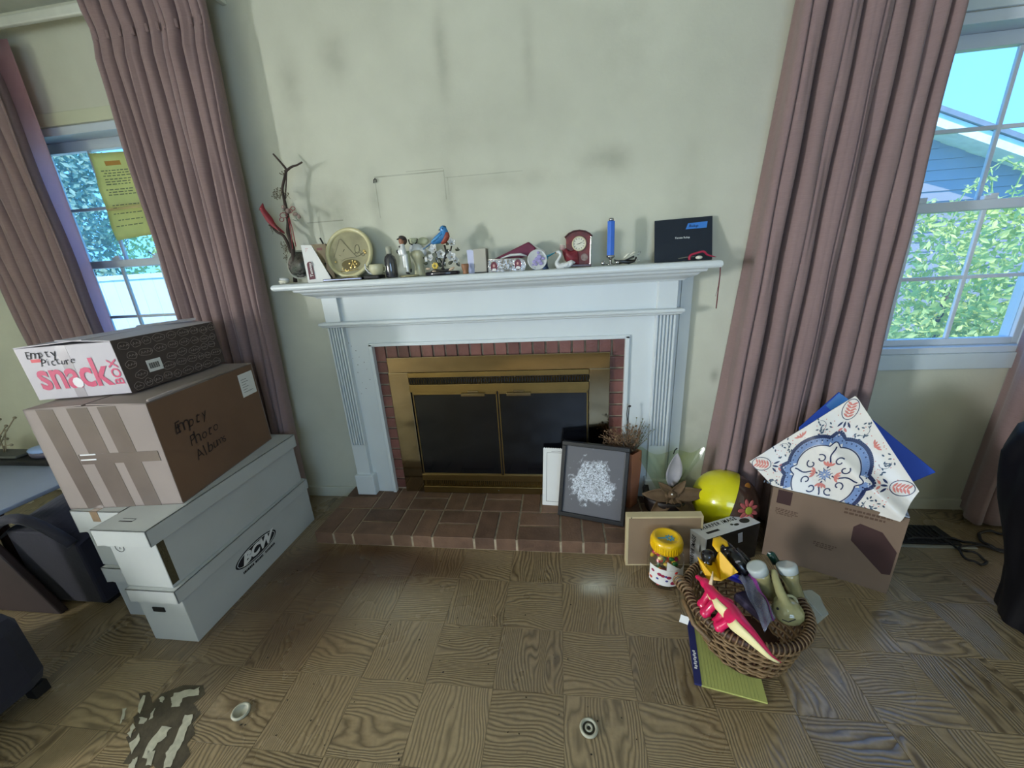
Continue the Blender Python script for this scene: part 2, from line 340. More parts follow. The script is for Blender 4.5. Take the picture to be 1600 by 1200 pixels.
for a, c in WN: wb.bb(a, c, 0, T, -.06, OZ0).bb(a, c, 0, T, OZ1, CEIL)
wb.build('wall_back', WALL, keep=True)['kind'] = 'structure'
w_ = MB(); w_.bb(XL-.14, XL, YF, .14, -.06, .9).bb(XL-.14, XL, YF, .14, 1.72, CEIL).bb(XL-.14, XL, YF, -4.0, .9, 1.72).bb(XL-.14, XL, -3.18, .14, .9, 1.72)
w_.build('wall_left', WALL, keep=True)['kind'] = 'structure'
MB().bb(XR, XR+.14, YF, .14, -.06, CEIL).build('wall_right', WALL, keep=True)['kind'] = 'structure'
w_ = MB(); w_.bb(XL, XR, YF-.14, YF, -.06, .8).bb(XL, XR, YF-.14, YF, 2.2, CEIL).bb(XL, .7, YF-.14, YF, .8, 2.2).bb(2.3, XR, YF-.14, YF, .8, 2.2)  # unseen opening made in this wall to admit the added fill lamp
w_.build('wall_front', WALL, keep=True)['kind'] = 'structure'
MB().bb(XL, -.215, -.015, 0, 0, .068).build('baseboard_left', WALL, keep=True, bevel=.003)['kind'] = 'structure'
MB().bb(1.66, XR, -.015, 0, 0, .062).build('baseboard_right', WALL, keep=True, bevel=.003)['kind'] = 'structure'
# ---------------------------------------------------------------- windows
CASE_L = M('casing_paint', (196, 198, 172), .5, var=.06, scale=3)
def window(idx, x0, x1, casemat):
    w = structure('window_%d' % idx); gx0, gx1 = x0+.061, x1-.06; z0, z1 = OZ0, OZ1
    f = MB()   # vinyl frame filling the opening
    f.bb(x0, x0+.035, .0, .13, z0, z1).bb(x1-.035, x1, .0, .13, z0, z1).bb(x0+.035, x1-.035, .0, .13, z1-.038, z1).bb(x0+.035, x1-.035, -.004, .13, z0, z0+.03)
    f.build('frame', VINYL, w, bevel=.003)
    zr = 1.495
    for nm, y, a, b, rt, rb in (('upper_sash', .10, zr-.02, z1-.038, .05, .04), ('lower_sash', .06, z0+.03, zr+.02, .04, .03)):
        s = MB(); h = .017
        s.bb(x0+.035, gx0, y-h, y+h, a, b).bb(gx1, x1-.035, y-h, y+h, a, b).bb(gx0, gx1, y-h, y+h, b-rt, b).bb(gx0, gx1, y-h, y+h, a, a+rb)
        so_ = s.build(nm, VINYL, w, bevel=.003)
        ga, gb = a+rb, b-rt; pw = (gx1-gx0)/3
        for k in (1, 2): MB().bb(gx0+k*pw-.008, gx0+k*pw+.008, y-.007, y+.007, ga, gb).build('muntin', VINYL, so_, bevel=.002)
        zm = (ga+gb)/2
        for k in range(3): MB().bb(gx0+k*pw+.008, gx0+(k+1)*pw-.008, y-.007, y+.007, zm-.008, zm+.008).build('muntin', VINYL, so_, bevel=.002)
        for i in range(3):
            for j in range(2):
                za, zb = (ga, zm) if j == 0 else (zm, gb)
                MB().bb(gx0+i*pw, gx0+(i+1)*pw, y-.0015, y+.0015, za, zb).build('pane', GLASS, so_)
        if nm == 'lower_sash':
            for q in (.33, .67): MB().box((gx0+(gx1-gx0)*q, y-.005, b+.008), (.05, .02, .016)).box((gx0+(gx1-gx0)*q+.01, y-.01, b+.018), (.03, .012, .01)).build('latch', VINYL, so_, bevel=.002)
    c = MB(); t = .058
    c.bb(x0-t, x1+t, -.012, .0, z1, z1+t).bb(x0-t, x0, -.012, 0, z0, z1).bb(x1, x1+t, -.012, 0, z0, z1).bb(x0-t, x1+t, -.014, 0, z0-.075, z0)
    c.build('casing', casemat, w, bevel=.003)
    return w
window(1, *WN[0], CASE_L); window(2, *WN[1], M('casing_paint_cool', (196, 208, 214), .45, var=.05))

# ---------------------------------------------------------------- fireplace: mantel
mt = thing('fireplace_mantel', 'white painted wooden fireplace mantel with fluted pilasters around the brick opening', 'mantel', (.664, 0, .07))
def profile_run(path, prof):
    """sweep a (out, z) moulding profile along three sides of the mantel with mitred corners"""
    b = MB(); rows = []
    for o_, z in prof:
        xa, xb, yf = path
        rows.append([(xa-o_, 0, z), (xa-o_, yf-o_, z), (xb+o_, yf-o_, z), (xb+o_, 0, z)])
    V = [[b.b.verts.new(p) for p in r] for r in rows]
    for A, B in zip(V, V[1:]):
        for k in range(3): b.b.faces.new((A[k], A[k+1], B[k+1], B[k]))
    b.b.faces.new(V[0]); b.b.faces.new(V[-1][::-1])
    return b
XA, XB = -.213, 1.567    # outer edges of the pilasters
SX0, SX1 = -.375, 1.700
profile_run((SX0+.012, SX1-.012, -.208), [(-.01, 1.301), (0, 1.301), (.008, 1.304), (.012, 1.312), (.012, 1.320), (.008, 1.329), (0, 1.333), (-.01, 1.333)]).build('shelf', TRIM, mt, bevel=.001)
profile_run((-.29, 1.644, -.14), [(-.03, 1.285), (.0, 1.285), (.015, 1.288), (.018, 1.294), (.018, 1.301)]).build('shelf_moulding', TRIM, mt)
profile_run((-.235, 1.589, -.085), [(-.01, 1.249), (.0, 1.250), (.004, 1.256), (.012, 1.261), (.028, 1.266), (.044, 1.274), (.05, 1.282), (.055, 1.285)]).build('crown_moulding', TRIM, mt)
MB().bb(-.13, 1.478, -.062, 0, 1.125, 1.25).build('frieze_board', TRIM, mt)
for a, c in ((XA, -.128), (1.478, XB)): MB().bb(a, c, -.085, 0, 1.125, 1.25).build('frieze_block', TRIM, mt, bevel=.002)
profile_run((-.225, 1.578, -.082), [(-.02, 1.094), (0, 1.094), (.010, 1.098), (.012, 1.104), (.020, 1.108), (.022, 1.114), (.020, 1.121), (.010, 1.125), (-.02, 1.125)]).build('middle_moulding', TRIM, mt)
MB().bb(-.13, 1.478, -.05, 0, .987, 1.1).build('header_board', TRIM, mt)
MB().bb(-.13, 0, -.05, 0, .07, .987).build('leg_board', TRIM, mt); MB().bb(1.35, 1.478, -.05, 0, .07, .987).build('leg_board', TRIM, mt)
for a, c in ((XA, -.128), (1.478, XB)):
    n = 5; wv = (c-a)/(n+.6); pts = []; y0 = -.080
    pts = [(a, 0), (a, y0)]; x = a+wv*.3
    for k in range(n):
        x0 = x+wv*k+wv*.18; x1 = x+wv*(k+1)-wv*.18
        pts += [(x0, y0)]+[(x0+(x1-x0)*(.5-.5*math.cos(PI*q/5)), y0+.017*math.sin(PI*q/5)) for q in range(1, 5)]+[(x1, y0)]
    pts += [(c, y0), (c, 0)]
    MB().prism([(p[0], p[1], .40) for p in pts], (0, 0, .697)).bb(a, c, y0, 0, .20, .402).build('fluted_pilaster', TRIM, mt)
    MB().bb(a-.012, c+.022, -.097, 0, .072, .205).build('pilaster_base', TRIM, mt, bevel=.006)
MB().bb(-.012, .008, -.062, -.03, .07, .995).bb(1.342, 1.362, -.062, -.03, .07, .995).bb(-.012, 1.362, -.062, -.03, .981, 1.0).build('inner_trim', TRIM, mt, bevel=.003)
MB().bb(1.567, 1.595, -.03, 0, .07, 1.27).build('back_trim', TRIM, mt); MB().bb(1.60, 1.652, -.022, 0, .0, 1.285).build('back_trim', TRIM, mt, bevel=.002)
MB().bb(-.245, -.213, -.03, 0, .07, 1.27).build('back_trim', TRIM, mt)
# chipped paint specks on the left leg board
b = MB()
for u, v in [(545, 536), (549, 541), (556, 548), (561, 558), (559, 570), (559, 582), (573, 577), (578, 593), (566, 598), (572, 607), (565, 615), (551, 560), (569, 566)]:
    p = W(u, v, 'y', -.0505); r = rnd.uniform(.0015, .003); b.prism([(p.x+r*math.cos(q), -.0505, p.z+r*1.3*math.sin(q)) for q in (0, 1.2, 2.5, 3.8, 5)], (0, .0008, 0))
o = b.build('paint_chip', M('chip_wood', (60, 48, 36), .9), mt); o['kind'] = 'stuff'

# ---------------------------------------------------------------- brick facing and hearth
bf = thing('brick_facing', 'red brick facing behind the brass fireplace screen', 'brickwork', (.675, 0, .07))
MB().bb(-.0, 1.35, -.016, -.0, .07, .987).build('mortar_bed', MORTAR, bf)
def brick_set(parent, mat, items, name='brick'):
    cache = {}
    for (c, d) in items:
        k = tuple(round(x, 4) for x in d); c = Vector(c)-wmat(parent).translation
        if k not in cache:
            o = MB().bb(-d[0]/2, d[0]/2, -d[1]/2, d[1]/2, -d[2]/2, d[2]/2).build(name, mat, parent, local=True, bevel=.0022); cache[k] = o
        else: o = cache[k].copy(); COL.objects.link(o); o.parent = parent; o.name = name
        o.location = c; o.rotation_euler = (rnd.uniform(-.006, .006), rnd.uniform(-.006, .006), rnd.uniform(-.006, .006))
it = []
for k in range(20): it.append(((.0345+k*.0674, -.018, .938), (.0574, .024, .094)))
for z in [.115+.0674*k for k in range(12)]:
    if z > .88: break
    it.append(((.052, -.018, z), (.098, .024, .057))); it.append(((1.298, -.018, z), (.098, .024, .057)))
brick_set(bf, BRICKF, it)
hz = thing('brick_hearth', 'low raised hearth of worn brown basket-weave bricks', 'hearth', (.675, -.22, 0))
HX0, HX1, HY = -.296, 1.655, -.44
MB().bb(HX0+.006, HX1-.006, HY+.006, -.0, 0, .063).build('mortar_bed', MORTAR, hz)
it = []; nm = 9; mw = (HX1-HX0)/nm; md = .44/2; g = .010
for j in range(2):
    for i in range(nm):
        x0 = HX0+i*mw; y0 = HY+j*md; h = .070 if j else .068; zc = .035
        if (i+j) % 2 == 0:
            for k in range(2): it.append(((x0+mw*(k+.5)/2, y0+md/2, zc), (mw/2-g, md-g, .068)))
        else:
            for k in range(2): it.append(((x0+mw/2, y0+md*(k+.5)/2, zc), (mw-g, md/2-g, .068)))
brick_set(hz, BRICKH, it)

# ---------------------------------------------------------------- brass fireplace screen
fs = thing('fireplace_screen', 'brass fireplace screen with two dark glass doors set in the opening', 'fireplace screen', (.675, -.03, .07))
Y0 = -.072
fr = MB().bb(.075, 1.27, -.055, -.02, .828, .915).build('top_flange', BRASS, fs, bevel=.003)
for a, c in ((.068, .185), (1.165, 1.272)): MB().bb(a, c, -.05, -.02, .072, .828).build('side_flange', BRASS, fs, bevel=.003)
MB().bb(.185, 1.165, -.060, -.02, .800, .828).bb(.185, 1.165, -.060, -.02, .716, .760).bb(.185, 1.165, -.040, -.02, .760, .800).build('vent_panel', BRASSD, fs, bevel=.002)
b = MB()
for k in range(70):
    x = .195+k*.01385
    for s_ in (0, .5): b.tube([(x+.007*math.cos(q)+s_*.0, -.0605, .780+.017*math.sin(q)) for q in [PI*2*i/8 for i in range(8)]], .0024, 4, closed=True)
o = b.build('vent_lattice', BRASSD, fs); o['kind'] = 'stuff'
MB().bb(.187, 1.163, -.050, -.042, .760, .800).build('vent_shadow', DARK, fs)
MB().bb(.185, 1.165, -.056, -.02, .155, .198).bb(.185, 1.165, -.056, -.02, .072, .115).bb(.185, 1.165, -.035, -.02, .115, .155).build('bottom_panel', BRASSD, fs, bevel=.002)
b = MB()
for k in range(80): b.bb(.2+k*.012, .205+k*.012, -.05, -.036, .118, .152)
o = b.build('bottom_lattice', BRASSD, fs); o['kind'] = 'stuff'
MB().ell((.645, -.058, .095), .006).build('knob', BRASS, fs, smooth=True)
DG = M('smoked_glass', (11, 12, 16), .12, spec=.45, var=.3, scale=5)
for a, c, hx in ((.197, .674, .545), (.682, 1.160, .795)):
    d = MB().bb(a, c, -.058, -.048, .700, .716).bb(a, c, -.058, -.048, .198, .206).bb(a, a+.006, -.058, -.048, .2, .71).bb(c-.006, c, -.058, -.048, .2, .71).build('door', BRASSD, fs, bevel=.001)
    MB().bb(a+.004, c-.004, -.053, -.049, .203, .703).build('glass_pane', DG, d)
    MB().bb(hx-.066, hx+.066, -.078, -.056, .694, .712).bb(hx-.03, hx+.03, -.07, -.056, .712, .722).build('handle', BRASS, d, bevel=.002)
MB().bb(.19, 1.16, -.045, -.02, .195, .72).build('firebox_back', DARK, fs)

# ---------------------------------------------------------------- curtains
def cloth_material(name, c1, c2, tr=.22):
    m = bpy.data.materials.new(name); m.use_nodes = True; t = m.node_tree; b = t.nodes['Principled BSDF']; L = t.links.new
    tcn = t.nodes.new('ShaderNodeTexCoord'); mp = t.nodes.new('ShaderNodeMapping'); mp.inputs['Scale'].default_value = (30, 30, 260); L(tcn.outputs['Object'], mp.inputs[0])
    n = t.nodes.new('ShaderNodeTexNoise'); n.inputs['Scale'].default_value = 1; n.inputs['Detail'].default_value = 3; L(mp.outputs[0], n.inputs['Vector'])
    n2 = t.nodes.new('ShaderNodeTexNoise'); n2.inputs['Scale'].default_value = 1.6; n2.inputs['Detail'].default_value = 4; L(tcn.outputs['Object'], n2.inputs['Vector'])
    f = mnode(t, 'ADD', mnode(t, 'MULTIPLY', n.outputs[0], .4), mnode(t, 'MULTIPLY', n2.outputs[0], .6))
    mx = t.nodes.new('ShaderNodeMix'); mx.data_type = 'RGBA'; L(f, mx.inputs[0]); mx.inputs[6].default_value = (*lin(c1), 1); mx.inputs[7].default_value = (*lin(c2), 1)
    L(mx.outputs[2], b.inputs['Base Color']); b.inputs['Roughness'].default_value = .9; b.inputs['Sheen Weight'].default_value = .25; b.inputs['Specular IOR Level'].default_value = .2
    bp = t.nodes.new('ShaderNodeBump'); bp.inputs['Strength'].default_value = .2; bp.inputs['Distance'].default_value = .001; L(n.outputs[0], bp.inputs['Height']); L(bp.outputs[0], b.inputs['Normal'])
    tl = t.nodes.new('ShaderNodeBsdfTranslucent'); L(mx.outputs[2], tl.inputs[0]); ms = t.nodes.new('ShaderNodeMixShader'); ms.inputs[0].default_value = tr
    L(b.outputs[0], ms.inputs[1]); L(tl.outputs[0], ms.inputs[2]); L(ms.outputs[0], t.nodes['Material Output'].inputs[0]); return m
CLOTH = cloth_material('mauve_drape', (128, 106, 106), (172, 146, 144))
LINING = cloth_material('curtain_lining', (214, 180, 190), (232, 204, 210), .85)
def curtain(label, xt, xb, ret, n=11, flat=.25, seed=1, ztop=2.565, zbot=.02, wf=None, amp=.034, inner='R', kink=0):
    """xt, xb: (x0, x1) at top and bottom; ret: x of the return edge (joined to the wall) at top and bottom, on side inner"""
    th = thing('curtain', label, 'curtain', ((xb[0]+xb[1])/2, -.1, 0), group='mauve curtains at the two windows')
    r = random.Random(seed); ws = [r.uniform(.5, 1.7) for _ in range(n)]; S = sum(ws); cum = [0]
    for w_ in ws: cum.append(cum[-1]+w_/S)
    am = [r.uniform(.75, 1.3) for _ in range(n)]
    def phase(s):
        for i in range(n):
            if s <= cum[i+1] or i == n-1:
                u = (s-cum[i])/(cum[i+1]-cum[i]); return i, u
    def f(u, v):
        z = ztop-(ztop-zbot)*v
        k = min(1, v*1.02)
        x0 = xt[0]+(xb[0]-xt[0])*k; x1 = xt[1]+(xb[1]-xt[1])*k
        fr_ = .16
        s = u if ret is None else ((u/(1-fr_)) if inner == 'R' else (u-fr_)/(1-fr_))
        if ret is not None and (s > 1 or s < 0):
            e = (s-1)*(1-fr_)/fr_ if s > 1 else -s*(1-fr_)/fr_
            rx = ret[0]+(ret[1]-ret[0])*v; xe = x1 if s > 1 else x0
            return Vector((xe+(rx-xe)*e+.012*math.sin(e*PI), -.115+e*.112-.012*math.sin(e*7+v*3)*(1-e), z))
        i, q = phase(s)
        hdr = math.exp(-((z-2.42)/.045)**2)
        A = amp*am[i]*(1-.55*hdr)*(1 if z < 2.42 else .7+1.2*(z-2.42))
        A *= .85+.5*v
        y = -.118-A*(1-2*((1-math.cos(2*PI*q))/2)**2.0)
        xx = x0+(x1-x0)*s+.35*(x1-x0)/n*math.sin(2*PI*q)*.55
        y += .004*math.sin(9*z+i*2.1)
        edge = min(s, 1-s)*n
        if edge < 1 and ret is not None: pass
        return Vector((xx, y, z))
    b = MB().grid(f, n*14+20, 44); o = b.build('drape', CLOTH, th, smooth=True, solid=.0025)
    # pinch-pleat stitching at the header: small gathered knots
    b = MB()
    for i in range(n):
        s = cum[i]+.5*(cum[i+1]-cum[i]); k = (ztop-2.42)/(ztop-zbot)
        x0 = xt[0]+(xb[0]-xt[0])*k; x1 = xt[1]+(xb[1]-xt[1])*k
        b.box((x0+(x1-x0)*s, -.137, 2.42), (.012, .012, .03), (0, 0, .4))
    b.build('pleat_tack', CLOTH, th, bevel=.003)['kind'] = 'stuff'
    # rod hooks
    b = MB()
    for i in range(0, n, 2):
        s = cum[i]+.5*(cum[i+1]-cum[i]); x = xt[0]+(xt[1]-xt[0])*s; b.tube([(x, -.11, 2.53), (x, -.09, 2.56), (x, -.088, 2.54)], .0015, 5)
    b.build('hook', M('steel', (150, 150, 150), .3, 1), th)['kind'] = 'stuff'
    return th
curtain('mauve pleated curtain hanging between the left window and the mantel', (-1.0, -.43), (-.99, -.565), (-.553, -.63), n=10, seed=3)
c2 = curtain('mauve pleated curtain on the left side of the left window', (-2.12, -1.585), (-1.98, -1.56), None, n=7, seed=5)
MB().grid(lambda u, v: Vector((-1.66+.14*u-.0*v, -.085-.012*math.sin(u*5+v*2), 2.5-2.4*v)), 10, 20).build('lining', LINING, c2, smooth=True, solid=.001)
curtain('tall mauve pleated curtain between the mantel and the right window', (1.93, 2.42), (1.80, 2.405), (1.965, 1.775), n=9, seed=8, inner='L', amp=.052)
curtain('mauve curtain at the far right edge beside the right window', (3.06, 3.75), (3.02, 3.75), (3.12, 3.09), n=7, seed=11, inner='L')
RODM = M('rod_enamel', (206, 208, 196), .4)
for i, (a, c) in enumerate(((-2.2, -.42), (1.9, 3.8))):
    th = thing('curtain_rod', ['flat white curtain rod above the left window', 'flat white curtain rod above the right window'][i], 'curtain rod', ((a+c)/2, -.09, 2.53))
    MB().bb(a, c, -.095, -.075, 2.532, 2.572).build('rail', RODM, th, bevel=.006)
    for x in (a+.02, c-.02, (a+c)/2+.3): MB().bb(x-.012, x+.012, -.08, 0, 2.535, 2.57).build('bracket', RODM, th, bevel=.003)

# ---------------------------------------------------------------- yellow paper taped on the left window
th = thing('taped_notice', 'yellowed paper notice taped to the upper pane of the left window', 'paper', (-1.38, .04, 1.63))
P0, P1, P2, P3 = (W(u, v, 'y', .072) for u, v in ((184, 376), (242, 366), (204, 237), (138, 240)))
def nf(u, v, d=0):
    p = P0*(1-u)*(1-v)+P1*u*(1-v)+P2*u*v+P3*(1-u)*v
    return p+Vector((0, -.003-.005*math.sin(v*5+u*3)-.004*math.sin(v*13)-d, 0))
MB().grid(nf, 8, 14).build('sheet', M('aged_paper', (238, 218, 156), .85, var=.06, scale=9, transl=.8), th, smooth=True, solid=.0006)
NI = M('faded_ink', (120, 110, 90), .9); b = MB()
def nstrip(b, u0, u1, v, h): b.quad(nf(u0, v, .0012), nf(u1, v, .0012), nf(u1, v+h, .0012), nf(u0, v+h, .0012))
for k, v in enumerate([.80, .77, .74, .70, .67, .64, .58, .55, .52, .40, .37, .30, .22, .15]):
    u = .14+rnd.uniform(0, .12)
    while u < .82:
        wl = rnd.uniform(.04, .12); nstrip(b, u, min(u+wl, .86), v, .011); u += wl+.03
b.build('printed_line', NI, th)['kind'] = 'stuff'
b = MB(); nstrip(b, .3, .7, .86, .05); b.build('heading', M('faded_red', (190, 140, 70), .9), th)
b = MB(); nstrip(b, 0, .96, .35, .03); b.build('tape', M('tape_dull', (190, 176, 120), .4), th)

# ---------------------------------------------------------------- comic boxes
BOXIN = M('dark_gap', (40, 38, 30), .9)
def comic_box(x0, x1, y0, y1, z0, z1, label, group=None, lid=.072, mat=CARDW, over=.008, hole=True, flap=False):
    th = thing('storage_box', label, 'box', ((x0+x1)/2, (y0+y1)/2, z0), group='white comic boxes stacked under the carton')
    MB().bb(x0, x1, y0, y1, z0, z1-.006).build('body', mat, th, bevel=.002)
    lb = MB(); t = .004; X0, X1, Y_0, Y1, Z0 = x0-over, x1+over, y0-over-.01, y1+over, z1-lid
    lb.bb(X0, X1, Y_0, Y1, z1-t, z1).bb(X0, X0+t, Y_0, Y1, Z0, z1).bb(X1-t, X1, Y_0, Y1, Z0, z1).bb(X0, X1, Y1-t, Y1, Z0, z1)
    n = 14; pts = [(X0, Y_0, z1)]+[(X0+(X1-X0)*k/n, Y_0, Z0-.003+.0025*((k*7) % 3)) for k in range(n+1)]+[(X1, Y_0, z1)]
    lb.prism(pts, (0, t, 0)); L_ = lb.build('lid', mat, th, bevel=.001)
    return th, L_
b1, l1 = comic_box(-.630, -.432, -1.0, -.245, 0, .272, 'white long comic box on the floor with an oval black printed mark', lid=.058)
MB().bb(-.577, -.524, -1.0035, -.99, .150, .172).build('hand_hole', DARK, b1, bevel=.002)
# printed oval mark
def yz(c, ry, rz, tilt, x, n=36): return [(x, c[0]+ry*math.cos(a), c[1]+rz*math.sin(a)+tilt*ry*math.cos(a)) for a in [2*PI*k/n for k in range(n)]]
LC = (-.645, .142); xf = -.4318
decal('oval_print', yz(LC, .125, .042, 0, xf), (1, 0, 0), INK, b1)
b = MB(); b.tube(yz(LC, .115, .035, 0, xf+.001), .0012, 4, closed=True); b.build('oval_ring', PAPERW, b1)
text_on('lettering', 'BCW', .066, (xf, LC[0], LC[1]), (0, 1, 0), (0, 0, 1), PAPERW, b1, rise=.0012, bold=.004, shear=.35, wide=1.15)
b = MB()
for y0, y1 in ((-.098, -.040), (-.028, .022), (.036, .098)):
    y = y0
    while y < y1: w_ = rnd.uniform(.004, .010); b.bb(xf, xf+.0006, LC[0]+y, LC[0]+y+w_, LC[1]-.060+.10*abs(y)**1.6, LC[1]-.049+.10*abs(y)**1.6); y += w_+.0022
b.build('small_print', INK, b1)['kind'] = 'stuff'
b2, l2 = comic_box(-.645, -.445, -1.0, -.252, .2725, .547, 'white comic box with a hand hole in its lid, above the oval-marked one', lid=.068, over=.014)
MB().bb(-.60, -.545, -.975, -.957, .5465, .5476).build('hand_hole', DARK, l2)
MB().bb(-.6, -.545, -.97, -.961, .5472, .5482).build('hole_flap', CARDW, l2)
b = MB(); b.tube([(-.603+.018*math.cos(a), -1.0012, .452+.018*math.sin(a)) for a in [2*PI*k/16 for k in range(16)]], .0008, 4, closed=True)
b.tube([(-.607, -1.0012, .458), (-.600, -1.0012, .460), (-.601, -1.0012, .452), (-.606, -1.0012, .446), (-.597, -1.0012, .447)], .0008, 4); b.build('pen_mark', INK, b2)
MB().bb(-.4462, -.4445, -.998, -.972, .285, .475).build('torn_edge', M('corrugate', (70, 62, 38), .95, bump=1, bscale=90), b2)
b3, l3 = comic_box(-.868, -.668, -.905, -.19, 0, .270, 'white long comic box on the floor at the back of the stack', group=None)
b4, l4 = comic_box(-.885, -.672, -.905, -.19, .2705, .546, 'plain white long comic box under the left half of the big carton', group=None, lid=.1)
MB().bb(-.80, -.765, -.926, -.88, .5458, .5468).bb(-.80, -.765, -.9240, -.923, .50, .5468).build('tape', M('brown_tape', (140, 118, 96), .3), l4)

# ---------------------------------------------------------------- big carton
TAPE = M('clear_tape', (116, 104, 98), .2, spec=.6, var=.1)
O = Vector((-.894, -.916, .547)); ux = Vector((.444, .054, 0)); uy = Vector((-.072, .570, 0)); uz = Vector((0, 0, .415))
bc = thing('cardboard_carton', 'large brown taped cardboard carton with handwriting on the white comic boxes', 'box', O+ux*.5+uy*.5, group=None)
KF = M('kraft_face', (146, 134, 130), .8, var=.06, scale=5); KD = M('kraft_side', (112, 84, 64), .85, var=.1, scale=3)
t = .004
cb_ = MB(); 
cb_.hexa(O, ux, uy, (0, 0, .004)).hexa(O, ux*.01, uy, uz).hexa(O+uy*.992, ux, uy*.008, uz); cb_.build('body', KF, bc)
MB().hexa(O+ux*.004, ux*.992, uy*.008, uz).build('front_panel', KF, bc)
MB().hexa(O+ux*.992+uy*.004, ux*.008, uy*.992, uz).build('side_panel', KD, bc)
# top flaps, slightly raised in the middle
TZ = O+uz
MB().hexa(TZ, ux, uy*.47, (0, 0, .004)).hexa(TZ+uy*.5, ux, uy*.5, (0, 0, .004)).build('inner_flap', KF, bc)
MB().prism([TZ+ux*1.0, TZ+ux*1.0+uy, TZ+ux*.55+uy*1.0+Vector((0, 0, .006)), TZ+ux*.52+Vector((0, 0, .008))], (0, 0, .004)).build('side_flap', KF, bc)
MB().prism([TZ, TZ+ux*.48+Vector((0, 0, .006)), TZ+ux*.48+uy+Vector((0, 0, .006)), TZ+uy], (0, 0, .004)).build('side_flap', KF, bc)
MB().tube([TZ+ux*.985+uy*.03+Vector((0, 0, .006)), TZ+ux*.99+uy*.35+Vector((0, 0, .010)), TZ+ux*.985+uy*.7+Vector((0, 0, .007))], .007, 6).build('folded_edge', KF, bc, smooth=True)
xn, yn = ux.normalized(), uy.normalized(); fn = -yn
def face(a0, a1, c0, c1, off=.0008): return [O+ux*a+uz*c+fn*off for a, c in ((a0, c0), (a1, c0), (a1, c1), (a0, c1))]
for a0, a1, c0, c1 in ((.10, .24, 0, 1), (.35, .52, .0, 1), (.60, .75, .0, 1), (.28, .95, .46, .56)):
    decal('tape', [O+ux*(a0+.06)+uz*c0, O+ux*(a1+.06)+uz*c0, O+ux*a1+uz*c1, O+ux*a0+uz*c1] if c1 == 1 else face(a0, a1, c0, c1), fn, TAPE, bc, .0009+.0001*a0)
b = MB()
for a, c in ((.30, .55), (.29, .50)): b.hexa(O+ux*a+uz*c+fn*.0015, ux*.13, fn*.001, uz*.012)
b.build('tape_glint', M('glint_white', (236, 236, 240), .2), bc)  # highlights on the tape, painted as thin near-white strips
sn = Vector((xn.x, xn.y, 0))
def side_pt(a, c): return O+ux+uy*a+uz*c+sn*.0006
HW = M('marker', (40, 26, 24), .8)
for s_, a, c, z in (('Empty', .20, .70, .066), ('Photo', .27, .52, .062), ('Albums', .31, .36, .056)):
    hand_text('handwriting', s_, z*1.1, side_pt(a+.05, c), yn+Vector((0, 0, .03)), (0, 0, 1), HW, bc, seed=len(s_)+3)
decal('shipping_label', [side_pt(a, c) for a, c in ((.80, .66), (.975, .66), (.975, .93), (.80, .93))], sn, PAPERW, bc)
b = MB()
for k in range(6): b.hexa(side_pt(.82, .86-.03*k)+sn*.001, uy*(.05+.09*rnd.random()), uz*.006, sn*.0004)
b.build('label_print', M('grey_ink', (120, 120, 120)), bc)

# ---------------------------------------------------------------- snack box on top
SB = Vector((-.94, -.838, .974)); sx_ = Vector((.345, .052, .006)); sy_ = Vector((-.045, .47, 0)); sz_ = Vector((-.005, -.004, .205))
sb = thing('snack_box', 'white and brown printed snack box on top of the big carton', 'box', SB+sx_*.5+sy_*.5)
WF = M('box_white', (186, 180, 188), .6, var=.04); BR = M('box_brown_print', (70, 58, 54), .6, var=.06)
MB().hexa(SB, sx_, sy_, sz_*.97).build('body', WF, sb, bevel=.002)
sxn, syn, szn = sx_.normalized(), sy_.normalized(), sz_.normalized(); sfn = sxn.cross(szn).normalized(); srn = syn.cross(szn).normalized()
if sfn.y > 0: sfn = -sfn
if srn.x < 0: srn = -srn
decal('brown_panel', [SB+sx_+sy_*a+sz_*c for a, c in ((0, 0), (1, 0), (1, .98), (0, .98))], srn, BR, sb, .0012)
TP = SB+sz_*.97
MB().prism([TP, TP+sx_*.72+Vector((0, 0, .012)), TP+sx_*.62+sy_+Vector((0, 0, .012)), TP+sy_], (0, 0, .003)).build('flap', WF, sb)
MB().prism([TP+sx_, TP+sx_+sy_, TP+sx_*.5+sy_+Vector((0, 0, .018)), TP+sx_*.45+Vector((0, 0, .016))], (0, 0, .003)).build('flap', WF, sb)
MB().prism([TP+sx_*.5+sy_*.6+Vector((0, 0, .018)), TP+sx_*.85+sy_*.95+Vector((0, 0, .018)), TP+sx_*.8+sy_*1.0+Vector((0, 0, .026)), TP+sx_*.45+sy_*.65+Vector((0, 0, .024))], (0, 0, .002)).build('flap', WF, sb)
def sp(a, c): return SB+sx_*a+sz_*c
MAG = M('magenta_print', (190, 42, 92), .5); GREYT = M('tape_grey', (170, 162, 168), .2, spec=.6)
decal('tape', [sp(.42, 0), sp(.53, 0), sp(.53, .97), sp(.42, .97)], sfn, GREYT, sb, .0006)
text_on('lettering', 'snack', .150, sp(.475, .42), sxn, szn, MAG, sb, bold=.0032, rise=.0016, wide=.80, space=.97)
decal('worn_patch', [sp(.50+.055*math.cos(a), .28+.10*math.sin(a)) for a in [2*PI*k/9 for k in range(9)]], sfn, M('worn_white', (214, 210, 216), .6), sb, .0024)
text_on('lettering', 'BOX', .047, sp(.935, .42), szn, -sxn, MAG, sb, bold=.0006, rise=.0016)
decal('red_tab', [sp(.12, .70), sp(.22, .70), sp(.22, .76), sp(.12, .76)], sfn, M('red_tab_print', (206, 80, 90), .6), sb)
hand_text('handwriting', 'Empty', .044, sp(.25, .84), sxn, szn, INK, sb, seed=4, adv=.52)
hand_text('handwriting', 'Picture', .038, sp(.38, .69), sxn, szn, INK, sb, seed=6)
